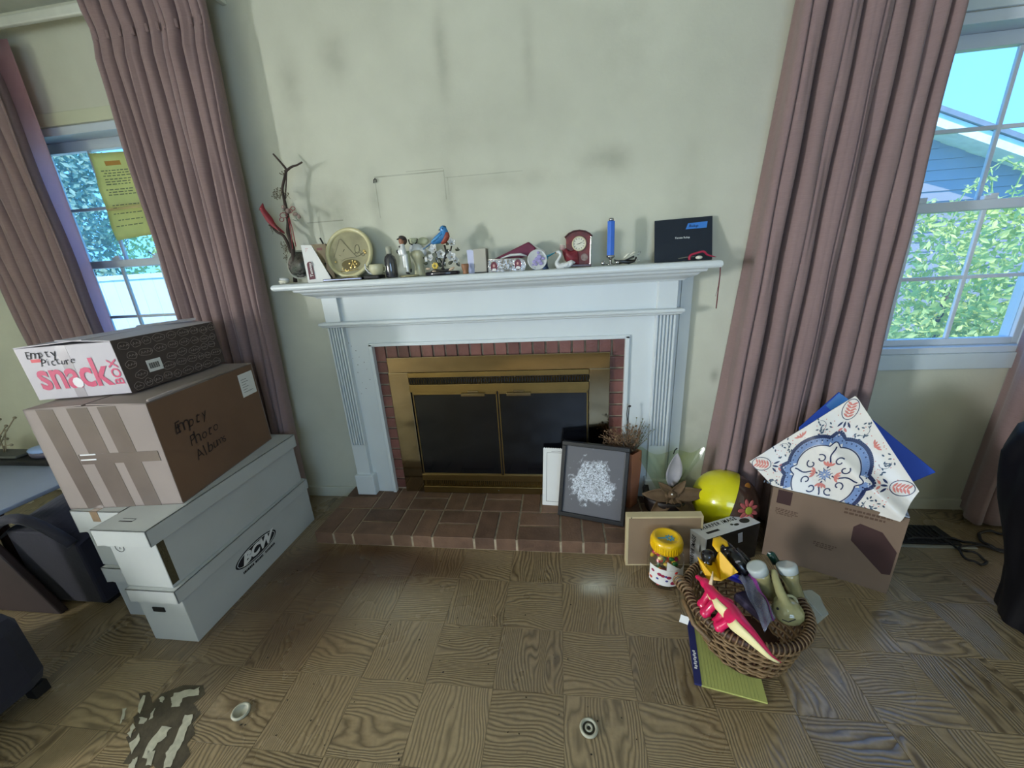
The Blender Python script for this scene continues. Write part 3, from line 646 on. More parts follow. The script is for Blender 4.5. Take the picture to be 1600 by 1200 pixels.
OUT = M('print_outline', (142, 128, 120), .6)
rr = random.Random(4); b = MB()
def rp3(a, c): return SB+sx_+sy_*a+sz_*c+srn*.0022
for j in range(5):
    a = .03+.04*(j % 2)
    while a < .93:
        wd_ = rr.uniform(.07, .14); ca, cc = a+wd_/2, .1+j*.19+rr.uniform(-.02, .02)
        if .16 < ca < .36 and .22 < cc < .56: a += wd_+.01; continue
        n = 18; kx = rr.choice((2, 3, 4)); b.tube([rp3(ca+wd_*.46*math.cos(q)*(1+.08*math.sin(kx*q)), cc+.072*math.sin(q)*(1+.15*math.cos(kx*q+1))) for q in [2*PI*k/n for k in range(n)]], .0009, 4, closed=True)
        q0 = ca-wd_*.3
        while q0 < ca+wd_*.3:
            h_ = rr.uniform(.025, .05); b.tube([rp3(q0, cc-h_/2), rp3(q0+.008, cc+h_/2), rp3(q0+.018, cc-h_/3)], .0011, 4); q0 += .026
        a += wd_+.008
b.build('printed_pattern', OUT, sb)
decal('barcode_label', [SB+sx_+sy_*a+sz_*c for a, c in ((.20, .27), (.33, .27), (.33, .5), (.20, .5))], srn, PAPERW, sb, .0026)
b = MB()
for k in range(14): b.hexa(SB+sx_+sy_*(.215+.0065*k)+sz_*.33+srn*.0026, sy_*(.002+.0025*((k*5) % 3 == 0)), sz_*.11, srn*.0004)
b.build('barcode', INK, sb)

# ---------------------------------------------------------------- table and chairs at the left edge
st = thing('side_table', 'low table with a pale top at the left edge behind the carton', 'table', (-1.95, -.6, 0))
MB().bb(-2.75, -1.42, -.86, -.28, .445, .465).build('table_top', M('pale_laminate', (150, 160, 180), .35, var=.05), st, bevel=.004)
WD = M('dark_wood', (46, 30, 28), .5, var=.2)
MB().bb(-2.72, -1.46, -.34, -.32, .30, .445).build('apron', WD, st, bevel=.003)
for x in (-2.7, -1.47):
    for y in (-.83, -.31): MB().lathe([(.022, 0), (.016, .05), (.024, .2), (.018, .4), (.025, .445)], (x, y, 0), 12).build('leg', WD, st, smooth=True)
MB().bb(-1.99, -1.76, -.70, -.66, .4655, .4675).build('stray_pen', M('pencil_grey', (90, 96, 110)), None)
tag(bpy.data.objects['stray_pen'], 'thin grey pencil lying on the pale table top', 'pencil')
bpy.data.objects['stray_pen'].name = 'pencil'

# ---------------------------------------------------------------- dark seats at the left edge
NAVY = M('dark_upholstery', (26, 24, 40), .8, var=.25, scale=5, bump=.3, sheen=.1)
ch = thing('armchair', 'dark upholstered armchair with a brown wooden side in front of the pale table', 'chair', (-1.5, -.82, 0))
MB().prism([(-1.95, -.93, .52), (-1.42, -.93, .455), (-1.19, -.93, 0.0), (-1.95, -.93, 0.0)], (0, .03, 0)).build('side_panel', M('chair_wood', (44, 28, 30), .6, var=.2), ch, bevel=.006)
b = MB().grid(lambda u, v: Vector((-1.40+.42*u, -.90+.34*v+.02*math.sin(u*PI), .30+.20*math.sin(PI*(.12+.76*u))**.7-.05*(1-v)**2)), 16, 8)
b.bb(-1.36, -1.02, -.88, -.58, .02, .40); b.build('seat_cushion', NAVY, ch, bevel=.01, smooth=False)
MB().tube([(-1.42+.44*k/10, -.91, .32+.17*math.sin(PI*(.1+.8*k/10))) for k in range(11)], .02, 8).build('arm_roll', NAVY, ch, smooth=True)
for x in (-1.33, -1.05): MB().bb(x-.02, x+.02, -.86, -.82, 0, .05).build('leg', DARK, ch)
c3 = thing('upholstered_chair', 'dark navy upholstered seat at the lower left corner of the photo', 'chair', (-1.05, -1.32, 0))
def cyl_patch(u, v):
    a = PI*(u*1.0); return Vector((-.98+.28*math.cos(a)*(1-.25*v), -1.42+.20*math.sin(a)*(1-.3*v)-.02, .42*v))
MB().bb(-1.35, -.80, -1.62, -1.18, .04, .36).build('seat', NAVY, c3, bevel=.06)
MB().grid(lambda u, v: Vector((-1.42+.14*math.sin(u*PI)+.35*(1-v)*u*.5, -1.22-.48*u, .05+.60*v-.1*u*v)), 12, 8).build('backrest', NAVY, c3, smooth=True, solid=.08)
for x, y in ((-1.3, -1.58), (-1.3, -1.22), (-.85, -1.58), (-.85, -1.22)): MB().bb(x-.02, x+.02, y-.02, y+.02, 0, .045).build('leg', DARK, c3)
# clutter on the pale table
tr = thing('pewter_tray', 'black low tray of clutter at the back of the pale table', 'tray', (-2.0, -.42, .465))
MB().bb(-2.35, -1.72, -.47, -.33, .466, .50).build('base', DARK, tr, bevel=.01)
MB().bb(-2.3, -1.95, -.45, -.36, .50, .515).build('folded_cloth', M('drab_cloth', (90, 92, 86), .9), tr, bevel=.005)
oc = thing('oval_case', 'small pale blue oval case on the clutter behind the pale table', 'case', (-1.83, -.40, .50))
MB().ell((-1.83, -.40, .535), (.085, .05, .022)).build('lid', M('pale_blue_plastic', (150, 176, 222), .25), oc, smooth=True)
MB().lathe([(.075, .50), (.08, .515), (.08, .53)], (-1.83, -.40, 0), 20, sc=(1, .6, 1)).build('base', M('case_grey', (96, 90, 104), .4), oc, smooth=True)
tg = thing('dried_twigs', 'tangle of pale dried twigs at the left end of the table clutter', 'twigs', (-2.15, -.36, .5))
b = MB(); r = random.Random(3)
for k in range(16):
    p = Vector((-2.2+r.uniform(-.1, .1), -.40, .51)); q = p+Vector((r.uniform(-.16, .2), r.uniform(-.05, .05), r.uniform(.05, .2))); b.tube([p, (p+q)/2+Vector((r.uniform(-.03, .03), 0, .02)), q], .003, 5)
    b.ell(q, .008, u=6, v=4)
b.build('twig', M('twig_pale', (150, 140, 118), .9), tg, smooth=True)['kind'] = 'stuff'

# ---------------------------------------------------------------- things on the hearth
pf = thing('picture_frame', 'large black framed monochrome foliage picture leaning against the fire screen', 'picture', (1.16, -.27, .07))
A = Vector((.992, -.229, .071)); ex = Vector((.332, -.083, 0)); ez = Vector((.035, .105, .385)); nn = -(ex.normalized().cross(ez.normalized())).normalized()
if nn.y > 0: nn = -nn
def fp(a, c, o=0): return A+ex*a+ez*c+nn*o
BLK = M('frame_black', (20, 20, 26), .35, var=.1, spec=.6)
w_ = .055
for a0, a1, c0, c1 in ((0, 1, 0, w_), (0, 1, 1-w_, 1), (0, w_*1.15, w_, 1-w_), (1-w_*1.15, 1, w_, 1-w_)):
    MB().hexa(fp(a0, c0, -.012), ex*(a1-a0), ez*(c1-c0), nn*.028).build('frame_rail', BLK, pf, bevel=.003)
def mono_print():
    m = bpy.data.materials.new('monochrome_print'); m.use_nodes = True; t = m.node_tree; b = t.nodes['Principled BSDF']; L = t.links.new
    tcn = t.nodes.new('ShaderNodeTexCoord'); s = t.nodes.new('ShaderNodeSeparateXYZ'); L(tcn.outputs['Generated'], s.inputs[0])
    n = t.nodes.new('ShaderNodeTexNoise'); n.inputs['Scale'].default_value = 11; n.inputs['Detail'].default_value = 8; L(tcn.outputs['Generated'], n.inputs['Vector'])
    n2 = t.nodes.new('ShaderNodeTexNoise'); n2.inputs['Scale'].default_value = 34; n2.inputs['Detail'].default_value = 5; n2.inputs['Distortion'].default_value = 1.5; L(tcn.outputs['Generated'], n2.inputs['Vector'])
    X, Z = s.outputs[0], s.outputs[2]
    def bl(x, z, rx, rz):
        a = mnode(t, 'DIVIDE', mnode(t, 'SUBTRACT', X, x), rx); c = mnode(t, 'DIVIDE', mnode(t, 'SUBTRACT', Z, z), rz); return mnode(t, 'POWER', 2.718, mnode(t, 'MULTIPLY', mnode(t, 'ADD', mnode(t, 'MULTIPLY', a, a), mnode(t, 'MULTIPLY', c, c)), -1))
    f = mnode(t, 'ADD', bl(.54, .64, .2, .2), mnode(t, 'ADD', bl(.35, .42, .2, .22), bl(.62, .4, .18, .2)))
    f = mnode(t, 'ADD', f, mnode(t, 'MULTIPLY', mnode(t, 'SUBTRACT', n.outputs[0], .5), 1.6))
    f = mnode(t, 'MULTIPLY', mnode(t, 'SUBTRACT', f, .34), 4); f = mnode(t, 'MINIMUM', mnode(t, 'MAXIMUM', f, 0), 1)
    f = mnode(t, 'MULTIPLY', f, mnode(t, 'MINIMUM', mnode(t, 'MAXIMUM', mnode(t, 'MULTIPLY', mnode(t, 'SUBTRACT', n2.outputs[0], .38), 5), .1), 1))
    mx = t.nodes.new('ShaderNodeMix'); mx.data_type = 'RGBA'; L(f, mx.inputs[0]); mx.inputs[6].default_value = (*lin((92, 92, 98)), 1); mx.inputs[7].default_value = (*lin((205, 212, 222)), 1)
    L(mx.outputs[2], b.inputs['Base Color']); b.inputs['Roughness'].default_value = .5; return m
MB().hexa(fp(w_, w_, .002), ex*(1-2*w_), ez*(1-2*w_), nn*.002).build('print', mono_print(), pf)
MB().hexa(fp(.0, .0, -.016), ex, ez, nn*.003).build('backing', DARK, pf)
sc = thing('scalloped_card', 'white card with a scalloped top and thin dark border, partly behind the picture frame', 'card', (.97, -.13, .07))
A2 = Vector((.905, -.150, .071)); e2 = Vector((.15, -.012, 0)); z2 = Vector((.012, .070, .315)); n2_ = Vector((0, -1, .2)).normalized()
pts = [A2, A2+e2]+[A2+e2*(1-k/24)+z2*(1+.018*((k % 2)*1.0)) for k in range(25)]
MB().prism(pts, n2_*.002).build('card', PAPERW, sc)
b = MB()
def rib(b, P, n, wd, closed=False):
    m = len(P)
    for i in range(m if closed else m-1):
        p, q = P[i], P[(i+1) % m]; d = (q-p).normalized(); s_ = d.cross(n).normalized()*wd/2; b.quad(p-s_, q-s_, q+s_, p+s_)
rib(b, [A2+e2*a+z2*c+n2_*.0026 for a, c in ((.14, .07), (.86, .07), (.86, .93), (.14, .93))], n2_, .0018, True); b.build('border_line', INK, sc)
MB().tube([A2+e2*.3+z2*.95+n2_*.003, A2+e2*.5+z2*.96+n2_*.003, A2+e2*.7+z2*.95+n2_*.003], .0008, 4).build('heading_mark', INK, sc)

df = thing('dried_flowers', 'bunch of dried twigs and seed heads in a small box behind the picture frame', 'dried flowers', (1.35, -.12, .07))
MB().lathe([(.046, .071), (.05, .1), (.062, .32), (.06, .40), (.05, .40), (.045, .3)], (1.375, -.125, 0), 4).build('pot', M('terracotta_box', (170, 110, 80), .8), df, bevel=.004)
b = MB(); r = random.Random(9); TW = M('dry_twig', (122, 96, 72), .9, var=.3, scale=20)
for k in range(60):
    base = Vector((1.375, -.125, .38)); th_ = r.uniform(-1.25, .45); L_ = r.uniform(.10, .19)
    q = base+Vector((math.sin(th_)*L_, r.uniform(-.05, .035), math.cos(th_)*L_)); m_ = (base+q)/2+Vector((r.uniform(-.02, .02), r.uniform(-.02, .02), r.uniform(-.02, .02)))
    b.tube([base, m_, q], [.0018, .0015, .001], 4)
    for j in range(3):
        e_ = m_+(q-m_)*r.random(); q2 = e_+Vector((r.uniform(-.035, .035), r.uniform(-.02, .02), r.uniform(-.02, .035))); b.tube([e_, q2], .0009, 4)
        if r.random() < .5: b.ell(q2, r.uniform(.003, .006), u=6, v=4)
b.build('twig', TW, df, smooth=True)['kind'] = 'stuff'
b = MB(); b.tube([(1.372, -.12, .40), (1.358, -.11, .52), (1.366, -.10, .635)], [.003, .0025, .002], 5); b.tube([(1.360, -.11, .55), (1.352, -.11, .60), (1.356, -.11, .64)], .0018, 5); b.ell((1.367, -.1, .638), (.008, .005, .006), u=8, v=6)
b.build('tall_stem', M('dark_stem', (52, 42, 40), .8), df, smooth=True)
b = MB()
for k in range(30):
    base = Vector((1.39, -.11, .38)); th_ = r.uniform(.0, .9); L_ = r.uniform(.08, .2); q = base+Vector((math.sin(th_)*L_*.8, r.uniform(-.03, .05), math.cos(th_)*L_)); b.tube([base, q], .0008, 4); b.ell(q, .004, u=6, v=4)
b.build('fern_wisp', M('pale_wisp', (150, 152, 128), .9, transl=.4), df, smooth=True)['kind'] = 'stuff'

po = thing('dried_poinsettia', 'brown dried poinsettia in a dark pot at the right end of the hearth', 'plant', (1.56, -.17, .07))
MB().lathe([(.07, .071), (.10, .08), (.115, .15), (.118, .175), (.10, .175), (.09, .12)], (1.56, -.16, 0), 20).build('pot', M('pot_dark', (30, 22, 22), .5), po, smooth=True)
LEAF = M('dry_leaf', (104, 82, 58), .8, var=.3, scale=12, transl=.15)
def leaf3(c, d, up, L_, w_, droop=.3, curl=.2, nu=5, nv=8):
    d = Vector(d).normalized(); up = Vector(up).normalized(); s = d.cross(up).normalized(); up = s.cross(d).normalized()
    def f(u, v):
        wd = w_*math.sin(PI*min(1, v*.93+.05))**.8*(1-.25*v); return Vector(c)+d*L_*v+s*(u-.5)*wd+up*(-droop*L_*v*v+curl*wd*(abs(u-.5)*2)**2)
    return f
for k, (dx, dz, L_, w_) in enumerate([(-.95, .12, .145, .075), (.95, .22, .165, .08), (-.62, -.6, .15, .08), (.7, -.55, .15, .085), (.1, -.85, .15, .09), (.5, .8, .10, .05), (-.6, .7, .10, .05)]):
    MB().grid(leaf3((1.565, -.235, .215), (dx, -.35, dz), (0, -.9, .3), L_, w_, .25, .25), 6, 8).build('leaf', LEAF, po, smooth=True, solid=.0015)
MB().grid(leaf3((1.570, -.20, .235), (.05, .0, 1), (0, -1, .2), .20, .085, -.12, .2), 6, 8).build('tall_leaf', M('pale_leaf', (176, 172, 176), .7, var=.12, scale=14, transl=.2), po, smooth=True, solid=.0015)
MB().tube([(1.57, -.20, .42), (1.575, -.2, .44), (1.585, -.2, .452)], .003, 5).build('leaf_tip', DARK, po)
MB().ell((1.565, -.245, .215), (.026, .02, .02)).ell((1.54, -.245, .21), (.014, .012, .016)).ell((1.59, -.245, .212), (.014, .012, .016)).build('flower_centre', LEAF, po, smooth=True)
MB().ell((1.557, -.268, .232), .0045).build('bead', M('bead_white', (245, 245, 245), .1, coat=1), po, smooth=True)
MB().tube([(1.565, -.24, .21), (1.56, -.17, .12)], .006, 6).build('stem', LEAF, po)
FILM = glass_material('cellophane', (.80, .86, .70), .10, .15)
MB().grid(lambda u, v: Vector((1.57+(.04+.13*v)*math.cos(PI*(.0+1.0*u)), -.15+.02*math.sin(u*9)-.04*math.sin(PI*u)*(1-v), .17+.24*v+.015*math.sin(u*17))), 24, 6).build('cellophane_wrap', FILM, po, smooth=True)
tag(MB().ell((1.485, -.30, .085), (.012, .012, .016)).build('pebble', M('pebble_white', (222, 216, 206), .5), None, smooth=True), 'tiny white pebble on the hearth beside the picture frame', 'pebble')
bpy.data.objects['pebble'].location.z = .0712

cv = thing('canvas_board', 'square canvas board with pale wooden edges standing against the hearth front', 'panel', (1.46, -.49, 0))
O2 = Vector((1.303, -.500, 0)); a2 = Vector((.335, .02, 0)); t2 = Vector((.0, .036, .002)); u2 = Vector((0, .018, .252))
MB().hexa(O2+a2*.03+u2*.03-t2*.02, a2*.94, u2*.94, t2*.3).build('canvas', M('hardboard', (140, 118, 94), .7, var=.12, scale=5), cv)
PW = M('pale_wood', (196, 180, 142), .6, var=.08, scale=9)
for o_, e_, f_ in ((O2, a2, u2*.035), (O2+u2*.965, a2, u2*.035), (O2+u2*.035, a2*.03, u2*.93), (O2+a2*.97+u2*.035, a2*.03, u2*.93)): MB().hexa(o_, e_, t2, f_).build('edge_strip', PW, cv, bevel=.001)
MB().ell(O2+a2*.06+u2*.985-t2*.02, (.003, .002, .003)).build('nail', M('nail_grey', (90, 80, 60), .4, 1), cv)

# ---------------------------------------------------------------- jar with yellow lid
jr = thing('candy_jar', 'clear plastic jar of sweets with a yellow lid and white label', 'jar', (1.455, -.568, 0))
JC = (1.455, -.568, 0)
MB().lathe([(.062, .0), (.07, .008), (.073, .03), (.074, .12), (.072, .15), (.060, .172), (.056, .185)], JC, 32).build('body', glass_material('jar_plastic', (.92, .92, .92), .12, .05), jr, smooth=True)
MB().lathe([(.058, .172), (.063, .174), (.064, .188), (.064, .212), (.060, .224), (.045, .229), (.043, .226), (0, .226)], JC, 40).build('lid', M('lid_yellow', (232, 186, 10), .3, coat=.3), jr, smooth=True)
b = MB()
for k in range(40):
    a = 2*PI*k/40; b.bb(-.0012, .0012, -.001, .001, .178, .210, Matrix.Translation(Vector(JC)) @ Matrix.Rotation(a, 4, 'Z') @ Matrix.Translation((.0645, 0, 0)))
b.build('lid_ridge', MATS['lid_yellow'], jr)['kind'] = 'stuff'
b = MB()
for k in range(8): b.ell((JC[0]+.008+.013*math.cos(k*PI/4), JC[1]-.01+.013*math.sin(k*PI/4), .2268), (.008, .004, .001), (0, 0, k*PI/4), 8, 4)
b.hexa((JC[0]-.045, JC[1]-.016, .2265), (.035, .003, 0), (0, .006, 0), (0, 0, .0008)).build('lid_print', M('print_cyan', (60, 150, 180), .4), jr)
b = MB().grid(lambda u, v: Vector((JC[0]+.0752*math.cos(-2.75+2.6*u), JC[1]+.0752*math.sin(-2.75+2.6*u), .032+.082*v)), 24, 2); b.build('label', PAPERW, jr, smooth=True)
b = MB().grid(lambda u, v: Vector((JC[0]+.0755*math.cos(-1.75+.8*u*(1-v)), JC[1]+.0755*math.sin(-1.75+.8*u*(1-v)), .115+.045*(v))), 8, 3); b.build('label_flap', PAPERW, jr, smooth=True)
def on_jar(a, z, r=.0762): return Vector((JC[0]+r*math.cos(a), JC[1]+r*math.sin(a), z))
for col, lst in (((150, 30, 70), [(-2.1, .085, .010), (-1.92, .082, .009), (-1.35, .05, .012), (-1.15, .048, .01), (-1.6, .078, .01), (-2.5, .09, .008)]), ((60, 60, 140), [(-1.75, .082, .006), (-1.7, .06, .006), (-2.2, .06, .006)]), ((200, 60, 50), [(-1.2, .1, .008), (-2.6, .05, .008)])):
    b = MB()
    for a, z, r_ in lst:
        b.ell(on_jar(a, z, .0755), (r_, .0018, r_*.8), (0, 0, a+PI/2), 10, 6)
    b.build('label_print', M('ink_%d' % col[0], col, .6), jr)
r = random.Random(5)
for ci, col in enumerate([(200, 30, 40), (220, 130, 30), (40, 120, 60), (190, 40, 90), (220, 190, 50)]):
    b = MB()
    for k in range(16):
        a = r.uniform(0, 2*PI); q = .055*math.sqrt(r.random()); b.ell((JC[0]+q*math.cos(a), JC[1]+q*math.sin(a), r.choice([.016, .02, .035, .125, .14, .15, .13])), (.013, .010, .008), (r.random()*3, r.random()*3, 0), 8, 5)
    b.build('sweets', M('sweet_%d' % ci, col, .35), jr, smooth=True)['kind'] = 'stuff'

# ---------------------------------------------------------------- gadget box
gb = thing('gadget_box', 'small black and white printed gadget box between the jar and the carton', 'box', (1.74, -.43, 0))
G0 = Vector((1.626, -.536, 0)); gx = Vector((.277, .126, 0)); gy = Vector((-.044, .068, 0))*1.02; gz = Vector((0, 0, .19))
WG = M('box_gloss_white', (214, 216, 220), .35); BG_ = M('box_gloss_black', (16, 16, 20), .25)
MB().hexa(G0, gx, gy, gz).build('body', WG, gb, bevel=.001)
gf = gx.normalized().cross(Vector((0, 0, 1)))
decal('front_panel', [G0+gx*a+gz*c for a, c in ((.02, 0), (1, 0), (1, .985), (.02, .985))], gf, BG_, gb)
gxn, gyn = gx.normalized(), gy.normalized(); ln = -gxn
text_on('lettering', 'SHARPER IMAGE', .027, G0+gz+gx*.44+gy*.74, gxn, gyn, INK, gb, bold=.0008, wide=.80, shear=.1, space=1.35)
decal('black_bar', [G0+gz+gx*a+gy*c for a, c in ((.12, .28), (.34, .28), (.34, .42), (.12, .42))], (0, 0, 1), INK, gb)
b = MB().ell(G0+gz+gx*.84+gy*.42, (.026, .016, .0012), (0, 0, .43), 14, 6).ell(G0+gz+gx*.66+gy*.33, (.014, .007, .0012), (0, 0, .43), 10, 6).ell(G0+gz+gx*.60+gy*.42, (.008, .006, .0012), (0, 0, .43), 10, 6); b.build('gadget_print', M('print_dark', (48, 54, 50), .5), gb)
text_on('lettering', 'SHARPER IMAGE', .026, G0+gy*.66+gz*.48-gxn*.0, (0, 0, 1), gyn, INK, gb, bold=.0006, wide=.78, shear=.1, space=1.1, rise=.001)
b = MB().ell(G0+gy*.28+gz*.66-gxn*.0006, (.012, .0012, .019), (0, 0, -.57+PI/2+.43), 12, 6)
b.build('gadget_print', MATS['print_dark'], gb)
MB().ell(G0+gx*.28+gz*.72+gf*.001, (.017, .0015, .021), (0, 0, .43), 14, 6).build('lens_print', M('print_grey', (116, 118, 126), .4), gb)
MB().hexa(G0+gx*.62+gz*.60+gf*.001, gx*.08, gf*.001, gz*.28+gx*(-.03)).build('spray_print', M('print_light', (150, 152, 162), .4), gb, bevel=.0005)

# ---------------------------------------------------------------- beach ball
BC = Vector((1.825, -.225, .176)); BRD = .152
bl_ = thing('beach_ball', 'yellow and smoky clear inflatable beach ball beside the open carton', 'ball', (BC.x, BC.y, .02))
ax = (-RT*.86-UP*.12-FW*.35).normalized(); a2_ = (RT*.42+UP*.9).normalized()
cn_ = (RT*.80-UP*.30-FW*.35).normalized(); cu_ = cn_.orthogonal().normalized(); cv_ = cn_.cross(cu_)
def cap(t0, t1):
    return MB().grid(lambda u, v: BC+(cn_*math.cos(t0+(t1-t0)*v)+(cu_*math.cos(2*PI*u)+cv_*math.sin(2*PI*u))*math.sin(t0+(t1-t0)*v))*BRD, 48, 18, cu=True)
cap(1.47, PI).build('yellow_panel', M('ball_yellow', (214, 206, 20), .22, coat=.6, var=.05), bl_, smooth=True)
cap(0, 1.47).build('clear_panel', M('ball_smoky', (70, 48, 40), .2, coat=.5, var=.2), bl_, smooth=True)
tocam = (CAM-BC).normalized()
FC = BC+(tocam*.80+RT*.50-UP*.22).normalized()*BRD*1.008; fn_ = (FC-BC).normalized(); fs_ = fn_.cross(UP).normalized(); fu_ = fs_.cross(fn_)
for k in range(9):
    a = 2*PI*k/9; d = fs_*math.cos(a)+fu_*math.sin(a)
    c_ = BC+(FC+d*.034-BC).normalized()*BRD*1.006; m_ = Matrix((d, fn_.cross(d), fn_)).transposed().to_4x4(); m_.translation = c_
    b = MB(); b.lathe([(math.sin(PI*i/6), -math.cos(PI*i/6)) for i in range(7)], (0, 0, 0), 10, sc=(.021, .010, .0025)); bmesh.ops.transform(b.b, matrix=m_, verts=b.b.verts); b.build('petal', M('petal_red', (176, 84, 84), .5), bl_, smooth=True)
b = MB(); b.ell((0, 0, 0), (.019, .019, .003)); m_ = Matrix((fs_, fu_, fn_)).transposed().to_4x4(); m_.translation = FC+fn_*.001; bmesh.ops.transform(b.b, matrix=m_, verts=b.b.verts); b.build('flower_eye', M('eye_green', (158, 160, 50), .5), bl_, smooth=True)
b = MB(); b.ell((0, 0, 0), (.016, .018, .002)); m_.translation = BC+(tocam*.7+RT*.6+UP*.35).normalized()*BRD*1.005; bmesh.ops.transform(b.b, matrix=m_, verts=b.b.verts); b.build('orange_dot', M('dot_orange', (150, 96, 30), .5), bl_, smooth=True)

# ---------------------------------------------------------------- open carton with the gift bags
oc_ = thing('open_carton', 'brown cardboard carton holding the patterned bag below the right window', 'box', (2.2, -.36, 0))
O3 = Vector((1.944, -.390, 0)); cx = Vector((.375, -.204, 0)); cy = Vector((.478, .878, 0))*.24; cz = Vector((0, 0, .362)); cf = Vector((-.478, -.878, 0))
KO = M('kraft_old', (118, 98, 82), .85, var=.1, scale=4)
MB().hexa(O3, cx, cy*.02, cz).build('front_panel', KO, oc_); MB().hexa(O3+cy*.98, cx, cy*.02, cz).build('back_panel', KO, oc_)
MB().hexa(O3+cy*.02, cx*.012, cy*.96, cz).build('end_panel', KO, oc_); MB().hexa(O3+cx*.988+cy*.02, cx*.012, cy*.96, cz).build('end_panel', KO, oc_)
MB().hexa(O3+cx*.012+cy*.02, cx*.976, cy*.96, (0, 0, .004)).build('bottom', KO, oc_)
RED = M('print_maroon', (58, 34, 32), .7)
def of(a, c): return O3+cx*a+cz*c
decal('dark_print', [of(.045, .80), of(.165, .80), of(.165, .985), of(.045, .985)], cf, RED, oc_)
decal('dark_print', [of(.665, .56), of(.66, .74), of(.70, .80), of(.86, .76), of(.985, .56), of(.985, .26), of(.93, .24)], cf, RED, oc_)
b = MB()
for a0, a1, c in ((.57, .90, .93), (.57, .86, .885), (.05, .24, .72), (.05, .22, .70), (.05, .24, .675), (.06, .2, .65), (.40, .58, .40), (.40, .56, .375), (.42, .55, .35)):
    x = a0
    while x < a1: w2 = rnd.uniform(.012, .035); b.hexa(of(x, c)+cf*.0003, cx*min(w2, a1-x), cf*.0005, cz*(.024 if c > .8 else .012)); x += w2+.008
b.build('printed_line', M('print_brown', (84, 62, 48), .8), oc_)
MB().hexa(of(.80, 1.0)+cy*.03, cx*.2, cy*.03, (0, 0, .006)).build('plastic_edge', M('film_white', (210, 216, 226), .25), oc_)
MB().hexa(of(.985, 1.0)+cy*.03, cx*.015, cy*.9, (0, 0, .006)).build('plastic_edge', MATS['film_white'], oc_)
MB().hexa(of(.02, .15)+cy*.04, cx*.95, cy*.9, (0, 0, .1)).build('contents', M('navy_content', (30, 40, 76), .5), oc_)
# patterned bag
BN = Vector((-.46, -.84, .30)).normalized(); BP = of(.5, 1.0)+cy*.05
def WP(u, v, p=None, n=BN):
    p = BP if p is None else p; d = FW*FPX+RT*(u-800)+UP*(600-v); return CAM+d*((p-CAM).dot(n)/d.dot(n))
bA, bB, bC_ = WP(1171, 721), WP(1337, 618), WP(1437, 768); bF, bE = WP(1206, 758), WP(1404, 813)
e_a, e_b = bB-bA, bC_-bB
def ab(p):
    d = p-bA; A_ = e_a.dot(e_a); B_ = e_a.dot(e_b); C_ = e_b.dot(e_b); x, y = d.dot(e_a), d.dot(e_b); D_ = A_*C_-B_*B_
    return (x*C_-y*B_)/D_, (y*A_-x*B_)/D_
r0, r1 = WP(1262, 672), WP(1402, 800); rd = (r1-r0); rl = rd.length; rdn = rd.normalized(); rs = BN.cross(rdn)
def lift(p):
    t_ = (p-r0).dot(rdn)/rl; s_ = (p-r0).dot(rs); h = .028*math.exp(-(s_/.032)**2)*max(0, min(1, t_*1.6))**.8*(1 if t_ < 1 else max(0, 1-(t_-1)*3))
    return p+BN*(h+.006*math.sin(p.x*23+p.z*17))
def bag(a, b_, off=0): return lift(bA+e_a*a+e_b*b_)+BN*off
gbag = thing('gift_bag', 'large white gift bag with blue and coral medallion pattern standing in the open carton', 'bag', of(.5, 1.0)+cy*.1)
def bagsurf(u, v):
    top = bA.lerp(bB, u/.52) if u < .52 else bB.lerp(bC_, (u-.52)/.48)
    return lift(bF.lerp(bE, u).lerp(top, v))
BW = M('bag_cream', (222, 218, 212), .35, var=.03, coat=.3)
BB = M('bag_blue_side', (30, 62, 140), .3, coat=.3)
MB().grid(bagsurf, 60, 36).build('front', BW, gbag, smooth=True)
MB().grid(lambda u, v: bagsurf(u, v)-BN*(.004+.05*math.sin(PI*u)*(1-v)+.012), 30, 12).build('back', BB, gbag, smooth=True)
b = MB(); E1 = [bagsurf(k/60, 1) for k in range(61)]
for p, q in zip(E1, E1[1:]): b.quad(p, q, q-BN*.016, p-BN*.016)
E1 = [bagsurf(0, k/10) for k in range(11)]
for p, q in zip(E1, E1[1:]): b.quad(p, q, q-BN*.016, p-BN*.016)
b.build('gusset', M('bag_navy', (28, 48, 96), .35), gbag)
fa, ea = ab(bF), ab(bE)
def vis(a, b_): # above the carton edge?
    t_ = (a-fa[0])/(ea[0]-fa[0]) if abs(ea[0]-fa[0]) > 1e-6 else 0
    p = bA+e_a*a+e_b*b_; return (p-bF).dot((bE-bF).normalized().cross(BN)*(-1 if ((bB-bF).dot((bE-bF).normalized().cross(BN)) < 0) else 1)) > .004 and 0 < a < 1 and 0 < b_ < 1
def ribbon(b, pts, wd, off, closed=False):
    n = len(pts); wds = wd if isinstance(wd, list) else [wd]*n
    for i in range(n if closed else n-1):
        p, q = Vector(pts[i]), Vector(pts[(i+1) % n]); d = (q-p)
        if d.length < 1e-6 or not (vis(*p) and vis(*q)): continue
        s0 = Vector((-d.y, d.x)).normalized(); w0, w1 = wds[i]/2, wds[(i+1) % n]/2
        b.quad(bag(*(p-s0*w0), off), bag(*(q-s0*w1), off), bag(*(q+s0*w1), off), bag(*(p+s0*w0), off))
def blot(b, c, ra, rb, ang, off, n=8, pw=1):
    if not vis(*c): return
    ca, sa = math.cos(ang), math.sin(ang); P_ = []
    for k in range(n*2):
        q = 2*PI*k/(n*2); x, y = ra*math.cos(q)*(1 if pw == 1 else abs(math.cos(q))**(pw-1)), rb*math.sin(q)*(abs(math.cos(q))*.0+1)*(1-.5*abs(math.cos(q))**2)
        P_.append(bag(c[0]+ca*x-sa*y, c[1]+sa*x+ca*y, off))
    b.poly(P_)
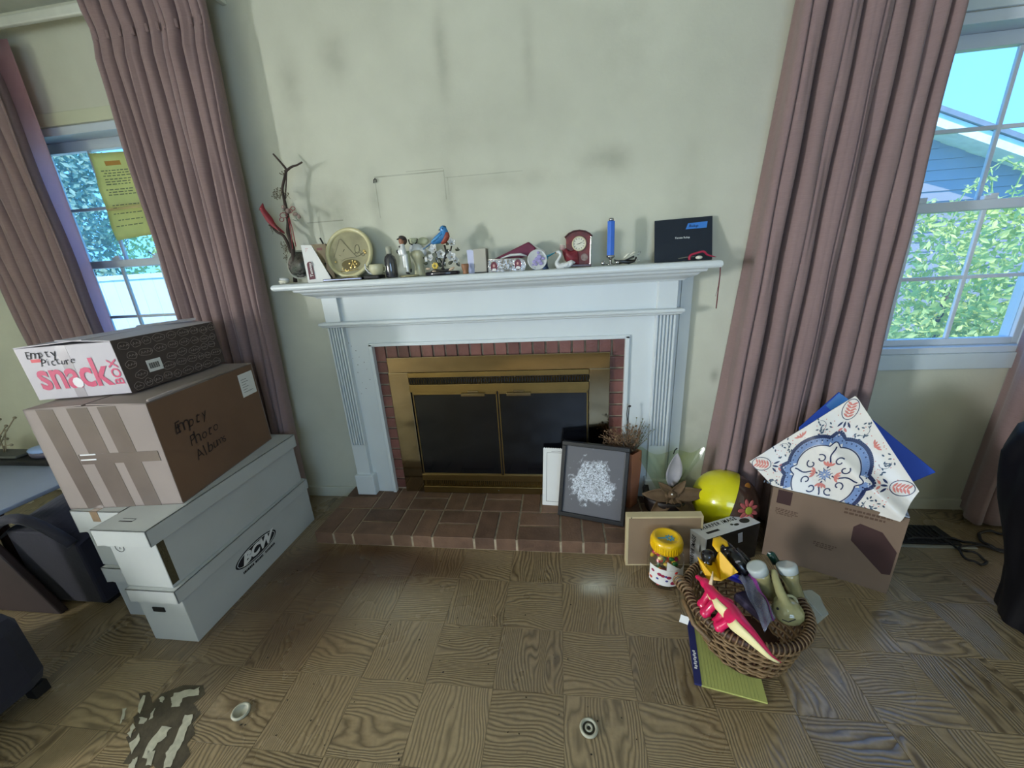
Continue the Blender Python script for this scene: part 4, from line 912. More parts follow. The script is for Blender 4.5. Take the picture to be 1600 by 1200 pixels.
NV = M('pattern_navy', (28, 42, 84), .4); LB = M('pattern_blue', (112, 138, 184), .4); CO = M('pattern_coral', (206, 122, 112), .4); GR = M('pattern_green', (150, 176, 158), .4); WH = M('pattern_white', (232, 232, 228), .4)
cA, cB = .49, .49
def med(th_, r_): 
    dd = abs(((th_-PI/4) % (PI/2))-(PI/4)); dd = PI/4-dd  # angle from nearest diagonal
    rr_ = r_*(.80+.22*abs(math.cos(2*th_))**.6)+r_*.26*max(0, 1-abs(dd)/.17)
    return (cA+rr_*math.cos(th_)*.98, cB+rr_*math.sin(th_)*.98)
TH = [2*PI*k/144 for k in range(144)]
TH = [t_ for t_ in TH]
b = MB(); ribbon(b, [med(t_, .372) for t_ in TH], .032, .0012, True); ribbon(b, [med(t_, .288) for t_ in TH], .010, .0014, True)
for i in range(48):
    blot(b, med(2*PI*i/48, .335), .007, .007, 0, .0018, 4)
for k in range(4):   # inner lobes with scrolls
    a0 = k*PI/2
    for s_ in (1, -1):
        q0 = Vector((cA, cB))+Vector((math.cos(a0), math.sin(a0)))*.15+Vector((-math.sin(a0), math.cos(a0)))*s_*.045
        ribbon(b, [q0+Vector((math.cos(a0+s_*t_), math.sin(a0+s_*t_)))*(.040*(1-t_/9)) for t_ in [j*.45 for j in range(13)]], .011, .0016)
    d45 = Vector((math.cos(a0+PI/4), math.sin(a0+PI/4))); n45 = Vector((-d45.y, d45.x))
    ribbon(b, [Vector((cA, cB))+d45*(.06+.2*j/8)+n45*.012*math.sin(j) for j in range(9)], .012, .0015)
    ribbon(b, [Vector((cA, cB))+d45*.07+Vector((math.cos(a0+PI/4+PI*.6+j*.35), math.sin(a0+PI/4+PI*.6+j*.35)))*.03 for j in range(8)], .006, .0015)
corners = [((0, 0), PI/4), ((1, 0), 3*PI/4), ((1, 1), 5*PI/4)]
for (ca, cb2), an in corners:
    d = Vector((math.cos(an), math.sin(an))); n_ = Vector((-d.y, d.x)); c0 = Vector((ca, cb2))
    pts = [c0+d*(.03+.18*(1-math.cos(PI*j/10))/2)+n_*.062*math.sin(PI*j/10) for j in range(11)]
    ribbon(b, pts, .006, .0012); ribbon(b, [c0+d*(.03+.18*(1-math.cos(PI*j/10))/2)-n_*.062*math.sin(PI*j/10) for j in range(11)], .006, .0012)
    for s_ in (1, -1, 0): blot(b, c0+d*.255+n_*s_*.035, .03, .009, an+s_*.6, .0013)
b.build('navy_print', NV, gbag)['kind'] = 'stuff'
b = MB(); ribbon(b, [med(t_, .33) for t_ in TH], .066, .0008, True)
for k in range(12): blot(b, (cA+.03*math.cos(k*.63), cB+.03*math.sin(k*.63)), .022, .007, k*.63, .0016)
b.build('blue_print', LB, gbag)['kind'] = 'stuff'
b = MB(); r = random.Random(12)
for (ca, cb2), an in corners:
    d = Vector((math.cos(an), math.sin(an))); n_ = Vector((-d.y, d.x)); c0 = Vector((ca, cb2))
    for j in range(5):
        for s_ in (1, -1): blot(b, c0+d*(.07+.026*j)+n_*s_*.018, .026, .009, an+s_*2.2, .0012)
    for s_ in (1, -1): blot(b, c0+d*.30+n_*s_*.02, .022, .01, an+s_*.7, .0012)
for k in range(4):
    a0 = k*PI/2; q0 = Vector((cA, cB))+Vector((math.cos(a0), math.sin(a0)))*.44
    for s_ in (-2, -1, 0, 1, 2): blot(b, q0+Vector((-math.sin(a0), math.cos(a0)))*s_*.018, .024, .008, a0+s_*.5, .0012)
    q0 = Vector((cA, cB))+Vector((math.cos(a0+PI/4), math.sin(a0+PI/4)))*.10
    for s_ in (-1.5, -.5, .5, 1.5): blot(b, q0+Vector((-math.sin(a0+PI/4), math.cos(a0+PI/4)))*s_*.02, .026, .010, a0+PI/4+s_*.5, .0017)
for j in range(330):
    a_, b_ = r.random(), r.random()
    if .36 < math.hypot(a_-cA, b_-cB) < .60 and min(a_, b_, 1-a_, 1-b_) > .02: blot(b, (a_, b_), .006, .004, r.random()*3, .001, 4)
b.build('coral_print', CO, gbag)['kind'] = 'stuff'
b = MB()
for k in range(8):
    a0 = PI/4*k+PI/8; q0 = Vector((cA, cB))+Vector((math.cos(a0), math.sin(a0)))*.455
    for j in range(16):
        q1 = q0+Vector((r.uniform(-.075, .075), r.uniform(-.075, .075)))
        blot(b, q1, .014, .007, r.random()*3, .0011, 5)
    ribbon(b, [q0+Vector((math.cos(t_+a0), math.sin(t_+a0)))*.045 for t_ in [.4*j for j in range(9)]], .004, .0011)
b.build('blue_sprig_print', M('pattern_slate', (66, 84, 104), .4), gbag)['kind'] = 'stuff'
# plain blue bag behind
BP2 = BP+cy*.55
b2P = [WP(u, v, BP2) for u, v in ((1248, 668), (1311, 612), (1463, 738), (1410, 760), (1400, 812), (1260, 790))]
gb2 = thing('blue_bag', 'plain glossy blue bag standing behind the patterned bag in the open carton', 'bag', of(.5, 1.0)+cy*.6)
MB().prism(b2P, -BN*.012).build('panel', M('bag_royal_blue', (26, 70, 176), .5, var=.06, spec=.3), gb2, bevel=.003)
MB().prism([WP(u, v, BP2-cy*.03) for u, v in ((1290, 634), (1311, 614), (1326, 624), (1300, 642))], BN*.002).build('fold', M('bag_light_blue', (60, 120, 196), .25, coat=.5), gb2)

# ---------------------------------------------------------------- notepad, basket and toys
nb = thing('notepad', 'yellow-green notepad with a dark blue binding under the wicker basket', 'notepad', (1.56, -.95, 0))
N0 = Vector((1.441, -1.011, .0005)); nx = Vector((.205, -.042, 0)); ny = Vector((.052, .25, 0))
MB().hexa(N0+nx*.1, nx*.9, ny, (0, 0, .006)).build('paper_block', M('pad_paper', (168, 172, 96), .8, var=.05), nb)
MB().hexa(N0, nx*.105, ny, (0, 0, .0075)).build('binding', M('pad_blue', (34, 40, 96), .6), nb)
b = MB()
for k in range(9): b.hexa(N0+nx*(.025+.012*(k % 2))+ny*(.20+.030*k)+Vector((0, 0, .0075)), nx*.04, ny*.020, (0, 0, .0005))
b.build('binding_print', PAPERW, nb)['kind'] = 'stuff'
b = MB()
for k in range(16): b.hexa(N0+nx*(.14+.05*k)+Vector((0, 0, .0062)), nx*.003, ny, (0, 0, .0002))
b.build('ruled_line', M('pad_rule', (130, 140, 84), .8), nb)['kind'] = 'stuff'

BX, BY = 1.636, -.862
bk = thing('wicker_basket', 'round brown wicker basket full of toys standing on the notepad', 'basket', (BX, BY, .008))
WK = M('wicker', (124, 98, 66), .55, var=.3, scale=25, bump=.4, bscale=120); WKD = M('wicker_dark', (70, 46, 32), .5, var=.3, scale=20)
def bcen(z): k = z/.2; return BX+.022*(1-k), BY+.004*(1-k)
def brad(z): return .120+.058*(z/.2)**.75
ZB = .010
for lv in range(13):
    z = .014+lv*.0145; N_ = 30; P_ = []
    for k in range(N_*5):
        a = 2*PI*k/(N_*5); r_ = brad(z)+.0055*math.sin(a*N_/2+PI*lv); cx_, cy_ = bcen(z)
        P_.append((cx_+r_*math.cos(a), cy_+r_*math.sin(a)*.97, ZB+z+.003*math.sin(a*3+lv)))
    MB().tube(P_, .0052, 6, closed=True, flat=.75).build('woven_strand', WK, bk, smooth=True)
b = MB()
for k in range(30):
    a = 2*PI*(k+.5)/30; b.tube([(bcen(z)[0]+brad(z)*math.cos(a), bcen(z)[1]+brad(z)*math.sin(a)*.97, ZB+z) for z in (0, .05, .1, .15, .195)], .003, 5)
b.build('stake', WKD, bk, smooth=True)['kind'] = 'stuff'
MB().lathe([(0, 0), (.125, 0), (.128, .008), (0, .012)], (BX+.022, BY+.004, ZB), 24).build('base', WKD, bk)
cx_, cy_ = bcen(.2); ring = [(cx_+.181*math.cos(2*PI*k/40), cy_+.176*math.sin(2*PI*k/40), ZB+.205) for k in range(40)]
MB().tube(ring, .0125, 8, closed=True).build('rim', WKD, bk, smooth=True)
b = MB(); P_ = []
for k in range(1200):
    a = 2*PI*k/1200; w_ = a*75; P_.append((cx_+(.181+.0145*math.cos(w_))*math.cos(a), cy_+(.176+.0145*math.cos(w_))*math.sin(a), ZB+.205+.015*math.sin(w_)))
b.tube(P_, .0032, 4, closed=True); b.build('rim_wrapping', M('wicker_pale', (116, 92, 64), .5, var=.25, scale=20), bk, smooth=True)
b = MB()
for k in range(5): b.tube([(cx_-.181-.004*k+.018*math.cos(q), cy_+.02+.013*k, ZB+.205+.022*math.sin(q)) for q in [2*PI*j/10 for j in range(10)]], .004, 5, closed=True)
b.tube([(cx_-.20, cy_-.0, .20), (cx_-.185, cy_-.07, .17), (cx_-.15, cy_-.12, .16)], .009, 6); b.build('handle_wrap', MATS['wicker_pale'], bk, smooth=True)
tg_ = W(1085, 948, 'y', -.86)
MB().box((cx_-.208, cy_-.045, .16), (.028, .0015, .034), (0, .1, -.3)).build('paper_tag', PAPERW, bk)
def at(u, v, z): return W(u, v, 'z', z)
# pink toy dinosaur, tail hanging over the basket edge
dn = thing('toy_dinosaur', 'bright pink toy dinosaur with a cream belly lying across the wicker basket', 'toy', at(1140, 950, .24))
PINK = M('toy_pink', (206, 24, 84), .35, coat=.3, var=.12, scale=8)
pts = [(1092, 903, .255), (1103, 912, .27), (1112, 925, .275), (1124, 940, .275), (1140, 955, .265), (1152, 972, .27), (1172, 992, .268), (1190, 1011, .256), (1205, 1026, .238), (1221, 1036, .218)]
SP = [at(*p) for p in pts]; RD = [.007, .016, .018, .023, .028, .029, .021, .014, .008, .002]
def resample(P, R, n):
    out = []
    for i in range(n):
        t_ = i/(n-1)*(len(P)-1); k = min(int(t_), len(P)-2); f_ = t_-k; p0, p1, p2, p3 = P[max(k-1, 0)], P[k], P[k+1], P[min(k+2, len(P)-1)]
        q = .5*((2*p1)+(p2-p0)*f_+(2*p0-5*p1+4*p2-p3)*f_*f_+(3*p1-p0-3*p2+p3)*f_**3); out.append((q, R[k]*(1-f_)+R[k+1]*f_))
    return [a for a, _ in out], [c for _, c in out]
P_, R_ = resample(SP, RD, 40)
b = MB().tube(P_, R_, 14)
toc = (CAM-SP[4]).normalized()
for i, (du, dv, dz) in ((13, (-22, 18, -.01)), (21, (-28, 8, -.015))):
    q = at(*[pts[3 if i == 13 else 5][0]+du, pts[3 if i == 13 else 5][1]+dv, .24+dz]); b.tube([P_[i], (P_[i]+q)/2+Vector((0, 0, .01)), q], [.016, .014, .013], 10); b.ell(q, .017)
q = at(1098, 945, .23); b.tube([P_[8], q], .014, 10); b.ell(q, .018); q2 = at(1121, 974, .22); b.tube([P_[16], q2], .015, 10); b.ell(q2, .019)
b.ell(SP[1]+toc*.004, (.019, .022, .016)); b.ell(SP[0], (.010, .014, .008), (0, 0, .6))
b.build('body', PINK, dn, smooth=True, remesh=.0030)
bl2 = MB().grid(lambda u, v: P_[int(6+v*32)]+((CAM-P_[int(6+v*32)]).normalized()*.80+(-RT*.75-UP*.7)*(-.05+2.0*u)).normalized()*(R_[int(6+v*32)]*1.05+.0008), 8, 32)
bl2.build('belly', M('toy_cream', (226, 214, 160), .5), dn, smooth=True, solid=.003)
MB().grid(lambda u, v: SP[2]+(SP[4]-SP[2])*(.2+.7*v)+(RT*.9+UP*.1)*(.012+.03*u*math.sin(PI*v))+toc*.004, 5, 8).build('back_frill', PINK, dn, smooth=True, solid=.003)
hb = at(1110, 915, .285); MB().tube([hb, hb+Vector((.006, .01, .018)), hb+Vector((.012, .022, .040))], [.007, .005, .001], 8).build('horn', M('toy_horn', (212, 186, 150), .4), dn, smooth=True)
MB().ell(SP[1]+toc*.018+RT*.006, .003).build('eye', DARK, dn, smooth=True)
# yellow toy scoop
ys = thing('toy_scoop', 'yellow plastic toy scoop standing up in the basket', 'toy', at(1125, 890, .24))
YT = M('toy_yellow', (228, 176, 12), .35, coat=.3, var=.05)
def y3(u, v, z): return at(u, v, z)
l0, l1, l2, l3, l4 = y3(1090, 870, .300), y3(1114, 900, .275), y3(1109, 912, .245), y3(1096, 889, .255), y3(1102, 881, .262)
r0_, r1_, r2_, r3_ = y3(1124, 860, .325), y3(1153, 894, .295), y3(1127, 908, .235), y3(1117, 878, .25)
MB().poly([l0, l1, l2, l3]).build('side_wall', YT, ys, solid=.003); MB().poly([l0, l4, l2, l3]).build('side_wall', YT, ys, solid=.002)
MB().poly([r0_, r1_, r2_, r3_]).build('side_wall', YT, ys, solid=.003)
MB().poly([l4, r3_, r2_, y3(1112, 906, .225)]).build('floor_plate', YT, ys, solid=.003)
MB().lathe([(0, 0), (.0035, 0), (.0035, .002), (0, .002)], y3(1115, 893, .246), 10).build('rivet', DARK, ys)
h0 = y3(1123, 862, .322); b = MB().tube([h0, y3(1119, 853, .330), y3(1121, 846, .334), y3(1127, 844, .332), y3(1133, 848, .326), y3(1136, 854, .318)], [.006, .014, .017, .017, .014, .008], 12, flat=.45); b.build('handle', YT, ys, smooth=True)
# black toy camera-like gadget
bg_ = thing('black_toy', 'black plastic toy gadget behind the yellow scoop in the basket', 'toy', at(1150, 865, .25))
GL = M('gloss_black', (16, 15, 22), .25, coat=.4)
b = MB().ell(at(1107, 868, .27), (.028, .024, .022)).ell(at(1104, 880, .25), (.02, .02, .025)); b.build('hood', GL, bg_, smooth=True, remesh=.004)
b = MB().tube([at(1137, 858, .285), at(1148, 872, .275), at(1160, 888, .26), at(1166, 900, .22)], [.022, .030, .030, .022], 16).ell(at(1137, 858, .285), (.024, .024, .024)); b.build('barrel', GL, bg_, smooth=True)
b = MB().tube([at(1150, 858, .295), at(1170, 878, .275)], [.010, .012], 10); b.build('sight', GL, bg_, smooth=True)
MB().box(at(1153, 878, .31), (.022, .008, .006), (0, .3, .6)).build('badge', M('chrome', (200, 200, 210), .2, 1), bg_, bevel=.001)
bd = thing('blue_disc', 'blue plastic toy disc wedged beside the yellow scoop in the basket', 'toy', at(1146, 905, .25))
MB().lathe([(0, 0), (.036, 0), (.040, .004), (.040, .012), (.034, .016), (0, .016)], at(1148, 906, .235), 24, Euler((-.9, .5, 0)).to_matrix(), (1.05, .6, 1)).build('disc', M('toy_blue', (40, 50, 190), .3, coat=.3), bd, smooth=True)
bdl = bd.children[0]
zb = thing('zip_bag', 'clear plastic zip bag with a purple seal standing in the basket', 'bag', at(1165, 935, .2))
Z = [at(1152, 904, .262), at(1174, 893, .27), at(1213, 960, .245), at(1196, 982, .225)]
def zf(u, v): p = Z[0]*(1-u)*(1-v)+Z[1]*u*(1-v)+Z[2]*u*v+Z[3]*(1-u)*v; return p+Vector((0, 0, .010*math.sin(u*7+v*5)+.008*math.sin(v*11)))
MB().grid(zf, 12, 16).build('film', M('film_grey', (120, 120, 140), .15, spec=.8, alpha=.62, coat=.5), zb, smooth=True, solid=.001)
b = MB()
for k in range(20):
    a, c = k/20, (k+1)/20; b.quad(*[zf(x, y)+Vector((0, -.002, .004)) for x, y in ((.72, a), (.86, a), (.86, c), (.72, c))])
b.build('seal', M('seal_purple', (120, 46, 120), .3), zb)
MB().box(at(1176, 945, .20), (.07, .10, .03), (0, .2, .5)).build('contents', M('violet_grey', (70, 60, 84), .6), zb, bevel=.01)
# two squat clear bottles standing together with pale lids
BT = M('olive_glass', (128, 122, 84), .12, var=.25, scale=18, spec=.7, coat=.6); LID = M('frosted_lid', (176, 184, 184), .25, coat=.4)
for nm, lab, (u0, v0, z0), (u1, v1, z1) in (('plastic_bottle', 'left one of two olive plastic bottles with frosted lids in the basket', (1181, 884, .315), (1205, 932, .2)), ('plastic_bottle', 'right one of two olive plastic bottles with frosted lids in the basket', (1228, 882, .315), (1246, 938, .2))):
    t_, bo = at(u0, v0, z0), at(u1, v1, z1); d = (t_-bo); L_ = d.length; rot = d.to_track_quat('Z', 'Y').to_matrix()
    pb = thing(nm, lab, 'bottle', bo, group='olive plastic bottles in the basket')
    MB().lathe([(0, 0), (.022, 0), (.026, .02), (.024, L_*.5), (.029, L_*.72), (.026, L_*.80)], bo, 20, rot).build('body', BT, pb, smooth=True)
    MB().lathe([(.027, L_*.78), (.031, L_*.80), (.032, L_*.97), (.030, L_), (.022, L_+.001), (0, L_-.002)], bo, 24, rot).build('lid', LID, pb, smooth=True)
ef = thing('olive_figurine', 'shiny olive toy elephant head with raised trunk at the right of the basket', 'toy', at(1235, 950, .22))
OL = M('olive_shiny', (150, 146, 104), .15, var=.2, scale=12, coat=.7)
hc = at(1231, 955, .225)
b = MB().ell(hc, (.046, .045, .040)).ell(at(1220, 941, .235), (.022, .022, .02))
T_ = [at(1229, 946, .25), at(1219, 925, .27), at(1212, 905, .29), at(1208, 890, .305)]; b.tube(T_, [.018, .015, .012, .009], 12); b.build('head', OL, ef, smooth=True, remesh=.003)
MB().tube([at(1232+13*math.cos(q), 943+12*math.sin(q), .25) for q in [-2.2+.5*k for k in range(9)]], [.006]*9, 8).build('ear', M('olive_pale', (176, 176, 140), .15, coat=.7), ef, smooth=True)
for u, v in ((1215, 951), (1247, 951)): MB().ell(at(u, v, .252), .004).build('eye', DARK, ef, smooth=True)
MB().tube([at(1222, 968, .248), at(1232, 972, .25), at(1243, 968, .248)], .0016, 5).build('mouth', DARK, ef)
gt_ = thing('green_tipped_marker', 'small dark green capped tube behind the bottles in the basket', 'tube', at(1211, 872, .29))
MB().lathe([(0, 0), (.014, 0), (.014, .035), (.008, .04), (0, .04)], at(1213, 880, .27), 14, Euler((-.5, -.5, 0)).to_matrix()).build('cap', M('dark_green', (16, 60, 52), .3), gt_, smooth=True)
MB().ell(at(1205, 866, .30), (.012, .004, .003), (0, .3, -.4)).build('tip', LID, gt_, smooth=True)
cl_ = thing('frosted_leaf_dish', 'frosted clear leaf-shaped piece sticking out over the right rim of the basket', 'dish', at(1270, 950, .2))
LP = [(1253, 924), (1268, 922), (1281, 932), (1288, 948), (1295, 960), (1286, 968), (1278, 975), (1264, 970), (1250, 955), (1246, 938)]
MB().prism([at(u, v, .205) for u, v in LP], (0, 0, .003)).build('plate', M('frosted', (166, 170, 156), .3, alpha=.55), cl_, bevel=.001)
MB().tube([at(1258, 930, .209), at(1268, 945, .209), at(1284, 962, .209)], .0012, 5).build('vein', LID, cl_)

# ---------------------------------------------------------------- things on the bare floor
IV = M('ivory_plastic', (168, 166, 148), .5, var=.1)
for (u, v), lab, tilt, kind in (((377, 1113), 'white plastic caster ring on the floor near the peeling patch', .25, 0), ((920, 1139), 'white plastic caster cup lying flat on the floor in the middle foreground', .0, 1)):
    p = W(u, v, 'z', 0); ca = thing('caster_cup', lab, 'caster cup', (p.x, p.y, 0), group='white caster cups on the floor')
    MB().lathe([(.021, .001), (.027, .001), (.028, .005), (.026, .009), (.022, .010), (.019, .006), (.019, .002)], (p.x, p.y, .0005), 28, Euler((0, tilt*.3, 0)).to_matrix()).build('ring', IV, ca, smooth=True)
    if kind:
        MB().lathe([(0, .001), (.020, .001), (.020, .003), (0, .003)], (p.x, p.y, .0005), 20).build('base', M('cup_dark', (60, 56, 46), .8), ca)
        MB().lathe([(.006, .003), (.012, .003), (.012, .007), (.009, .008), (.006, .006)], (p.x, p.y, .0005), 20).build('inner_ring', IV, ca, smooth=True)
FK = M('bare_underlay', (176, 172, 152), .9, var=.15, scale=40, bump=.6)
FD = M('torn_backing', (70, 62, 46), .95, var=.3, scale=20, bump=.5)
pl = thing('peeled_floor_patch', 'torn patch of floor showing pale streaks of underlay at the lower left', 'floor patch', (-.35, -1.25, 0))
def cr(x, y): return W(160+x*.525, 900+y*.525, 'z', .0008)
MB().prism([cr(*p) for p in ((190, 345), (240, 325), (300, 325), (306, 352), (270, 380), (292, 410), (266, 440), (276, 470), (250, 500), (262, 530), (232, 571), (170, 590), (150, 560), (110, 600), (96, 560), (60, 560), (86, 520), (70, 480), (100, 460), (92, 420), (120, 400), (108, 350), (140, 345), (150, 380), (176, 350))], (0, 0, .0004)).build('backing', FD, pl)
r = random.Random(2)
for sh in ([(203, 372), (212, 350), (262, 338), (290, 332), (288, 352), (240, 366), (228, 386), (206, 388)], [(246, 414), (270, 410), (262, 440), (245, 470), (238, 495), (215, 540), (200, 571), (184, 571), (190, 525), (212, 500), (232, 455)],
           [(178, 450), (206, 450), (190, 475), (165, 498), (135, 545), (116, 543), (140, 500)], [(122, 352), (130, 356), (112, 410), (104, 404)], [(60, 395), (70, 392), (66, 425), (52, 440)], [(112, 420), (136, 424), (130, 436), (110, 440)], [(82, 500), (108, 470), (112, 490), (84, 530)],
           [(136, 520), (156, 522), (150, 560), (130, 566)], [(76, 470), (90, 440), (96, 450), (84, 480)], [(172, 358), (184, 362), (180, 376), (170, 372)], [(90, 545), (104, 540), (98, 571), (78, 575)], [(150, 400), (158, 396), (150, 420), (140, 430)]):
    P_ = []
    for i in range(len(sh)):
        a, c = sh[i], sh[(i+1) % len(sh)]
        for t_ in (0, .33, .66): P_.append((a[0]+(c[0]-a[0])*t_+r.uniform(-3, 3), a[1]+(c[1]-a[1])*t_+r.uniform(-3, 3)))
    MB().prism([cr(*p)+Vector((0, 0, .0005)) for p in P_], (0, 0, .0009)).build('pale_flake', FK, pl)
b = MB(); r = random.Random(21)
for k in range(70):
    u, v = r.uniform(330, 1050), r.uniform(880, 1190); p = W(u, v, 'z', .001); s_ = r.uniform(.0012, .0035); b.ell(p, (s_, s_*.7, s_*.5), (0, 0, r.random()*3), 6, 4)
tag(b.build('debris', M('crumbs', (40, 34, 26), .9), None), 'scattered dark crumbs on the vinyl floor', 'debris', kind='stuff')
cu = MB().tube([W(769+7*math.cos(q), 967+6*math.sin(q), 'z', .003+.001*k) for k, q in enumerate([-1.2+.35*k for k in range(10)])], .0016, 5).build('wood_shaving', M('shaving', (134, 112, 82), .8), None, smooth=True)
tag(cu, 'small curled shaving on the floor in front of the hearth', 'shaving')

rg = thing('floor_register', 'dark metal floor register with a pale edge strip against the wall beside the open carton', 'vent', (2.72, -.23, 0))
RGM = M('register_metal', (42, 42, 44), .5, .4)
MB().bb(2.50, 2.86, -.29, -.155, .0, .006).build('frame', RGM, rg, bevel=.002)
for k in range(14): MB().bb(2.52+k*.023, 2.53+k*.023, -.28, -.165, .006, .010).build('slat', RGM, rg)
MB().bb(2.46, 2.90, -.315, -.300, 0, .008).build('edge_strip', M('strip_metal', (160, 160, 150), .35, .5), rg, bevel=.002)
CB = M('cord_black', (26, 24, 26), .5)
def cord(name, px, lab, r_=.0055):
    P0_ = [W(1380+u*.1375, 800+v*.1375, 'z', .007) for u, v in px]; P_, _ = resample(P0_, [r_]*len(P0_), len(P0_)*6)
    for i, q in enumerate(P_): q.z = .0065+.0035*(math.sin(i*.5)+1)
    tag(MB().tube(P_, r_, 8).build(name, CB, None, smooth=True), lab, 'cord', group='black cords beside the register')
cord('power_cord', [(270, 310), (500, 300), (700, 300), (850, 320), (1000, 360), (1200, 395), (1400, 460), (1600, 540)], 'black power cord running straight from behind the carton over the register')
cord('looped_cord', [(560, 210), (700, 310), (840, 420), (900, 500), (1000, 560), (1090, 595), (1160, 592), (1165, 560), (1090, 500), (980, 450), (870, 425), (900, 395), (1080, 385), (1240, 420), (1400, 470)], 'black cord with a long narrow loop on the floor in front of the register', .005)
cord('upper_cord', [(1500, 280), (1360, 255), (1250, 230), (1130, 228), (1085, 260), (1110, 320), (1200, 385), (1300, 430), (1420, 480)], 'black cord curving back on itself beside the black plastic bag', .006)

# black plastic bag over something tall at the right edge
tb = thing('black_plastic_bag', 'tall black plastic bag draped at the right edge of the photo', 'bag', (2.83, -.72, 0))
def tbf(u, v):
    a = 2*PI*u; z = .90*v; pr = [.20, .205, .22, .245, .27, .295, .315, .33, .31, .20, .02]; k = v*10; i = min(int(k), 9); r_ = pr[i]*(1-(k-i))+pr[i+1]*(k-i)
    r_ *= 1+.025*math.sin(a*9+v*5)+.015*math.sin(a*17-v*9); return Vector((2.83+r_*math.cos(a)*.98, -.72+r_*math.sin(a)*.8, z+.02*math.sin(a*3)*v+.002))
MB().grid(tbf, 90, 40, cu=True).build('bag_body', M('bag_black', (10, 9, 14), .55, spec=.25, bump=.5, bscale=14), tb, smooth=True)
MB().tube([tbf(.5+k*.02, .86+.02*math.sin(k)) for k in range(-10, 11)], .008, 6).build('gathered_edge', MATS['bag_black'], tb, smooth=True)

# ---------------------------------------------------------------- things on the mantel shelf
ZS = 1.3335
def q(u, v, y=-.1): return W(u, v, 'y', y)
PORC = M('porcelain', (214, 212, 196), .25, coat=.6, var=.04); WPO = M('white_porcelain', (206, 208, 208), .2, coat=.7, var=.03); IVO = M('ivory_glaze', (196, 192, 160), .3, coat=.5, var=.06)
sd = thing('shell_box', 'small white shell-shaped trinket box at the left end of the mantel', 'trinket', (-.39, -.11, ZS))
c_ = q(443, 436, -.11); c_.z = ZS
MB().ell(c_+Vector((0, 0, .012)), (.028, .02, .0115)).build('base', PORC, sd, smooth=True); MB().ell(c_+Vector((.004, 0, .022)), (.027, .019, .010), (0, .12, 0)).build('lid', WPO, sd, smooth=True)
for dx in (-.012, .012): MB().ell(c_+Vector((dx, -.01, .004)), (.005, .005, .004)).build('foot', PORC, sd, smooth=True)

br = thing('cardinal_branch', 'forked dark branch with a red cardinal and ribbon, at the left mantel end', 'ornament', q(457, 430, -.08))
BK = M('bark', (62, 50, 44), .85, var=.3, scale=30, bump=.6)
def px(x, y, Y=-.08): return q(400+x/5.214, 230+y/5.214, Y)
def stem(b, L_, rads):
    P0_ = [px(*p) for p in L_]; P_, R_ = resample(P0_, rads, len(P0_)*5); b.tube(P_, R_, 7)
b = MB(); stem(b, [(320, 1100), (300, 835), (262, 700), (262, 600), (240, 480), (222, 390), (215, 330), (240, 220), (250, 180)], [.010, .011, .009, .009, .008, .006, .006, .006, .006])
stem(b, [(250, 185), (215, 140), (140, 55)], [.006, .005, .004]); stem(b, [(250, 190), (290, 160), (335, 145), (375, 122)], [.006, .005, .004, .004]); stem(b, [(238, 420), (245, 300), (250, 200)], [.003, .003, .003])
stem(b, [(290, 860), (230, 730), (170, 690), (115, 635)], [.009, .007, .006, .004]); b.build('branch', BK, br, smooth=True)
b = MB(); r = random.Random(8)
for cx0, cy0, n, sp in ((175, 370, 22, 45), (240, 520, 14, 25), (215, 200, 8, 25), (250, 370, 6, 20), (235, 810, 16, 40), (130, 650, 6, 25), (245, 890, 8, 25)):
    for k in range(n):
        a = px(cx0+r.uniform(-10, 35), cy0+r.uniform(20, 60)); e = px(cx0+r.uniform(-sp, sp), cy0+r.uniform(-sp, sp), -.08+r.uniform(-.02, .02)); b.tube([a, e], .0008, 4); b.ell(e, .003, u=5, v=4)
b.build('fine_twig', M('lichen_twig', (112, 104, 86), .9, var=.3, scale=30), br, smooth=True)['kind'] = 'stuff'
REDB = M('cardinal_red', (128, 28, 40), .6, var=.25, scale=25)
cd_ = MB(); P0_ = [px(45, 495, -.10), px(75, 540, -.10), px(110, 590, -.10), px(150, 640, -.10), px(230, 700, -.10)]; P_, R_ = resample(P0_, [.011, .014, .0165, .011, .005], 20); cd_.tube(P_, R_, 12); cd_.ell(px(52, 503, -.10), .0125)
cd_.tube([px(52, 492, -.1), px(56, 452, -.1)], [.010, .0015], 8); cdo = cd_.build('cardinal', REDB, br, smooth=True, remesh=.0025)
MB().tube([px(36, 507, -.102), px(22, 512, -.104)], [.005, .001], 8).build('beak', M('beak_grey', (90, 66, 60), .4), cdo, smooth=True)
MB().tube([px(150, 630, -.112), px(200, 690, -.112), px(236, 705, -.11)], [.004, .006, .002], 8, flat=.5).build('wing', M('wing_brown', (96, 54, 52), .6), cdo, smooth=True)
RB = M('ribbon_red', (146, 60, 66), .5)
b = MB()
for x0, y0, sx_2, sy_2 in ((225, 555, 30, 22), (210, 590, 18, 16), (270, 520, 26, 18), (300, 500, 18, 16)): b.tube([px(x0+sx_2*math.cos(t_), y0+sy_2*math.sin(t_), -.10) for t_ in [PI*2*k/10 for k in range(10)]], .0028, 6, closed=True, flat=.5)
b.build('bow', RB, br, smooth=True)
for pts_ in ([(270, 570), (300, 680), (325, 810)], [(262, 580), (285, 700), (300, 830)]): MB().tube([px(x, y, -.10) for x, y in pts_], .0022, 5).build('ribbon_tail', RB, br, smooth=True)
b = MB().ell(px(262, 520, -.1), .012).ell(px(225, 490, -.1), .010).ell(px(320, 545, -.1), (.014, .006, .008)).ell(px(350, 565, -.1), (.009, .005, .010)); b.build('faded_blossom', M('blossom_grey', (140, 120, 112), .8, var=.2, scale=30), br, smooth=True)
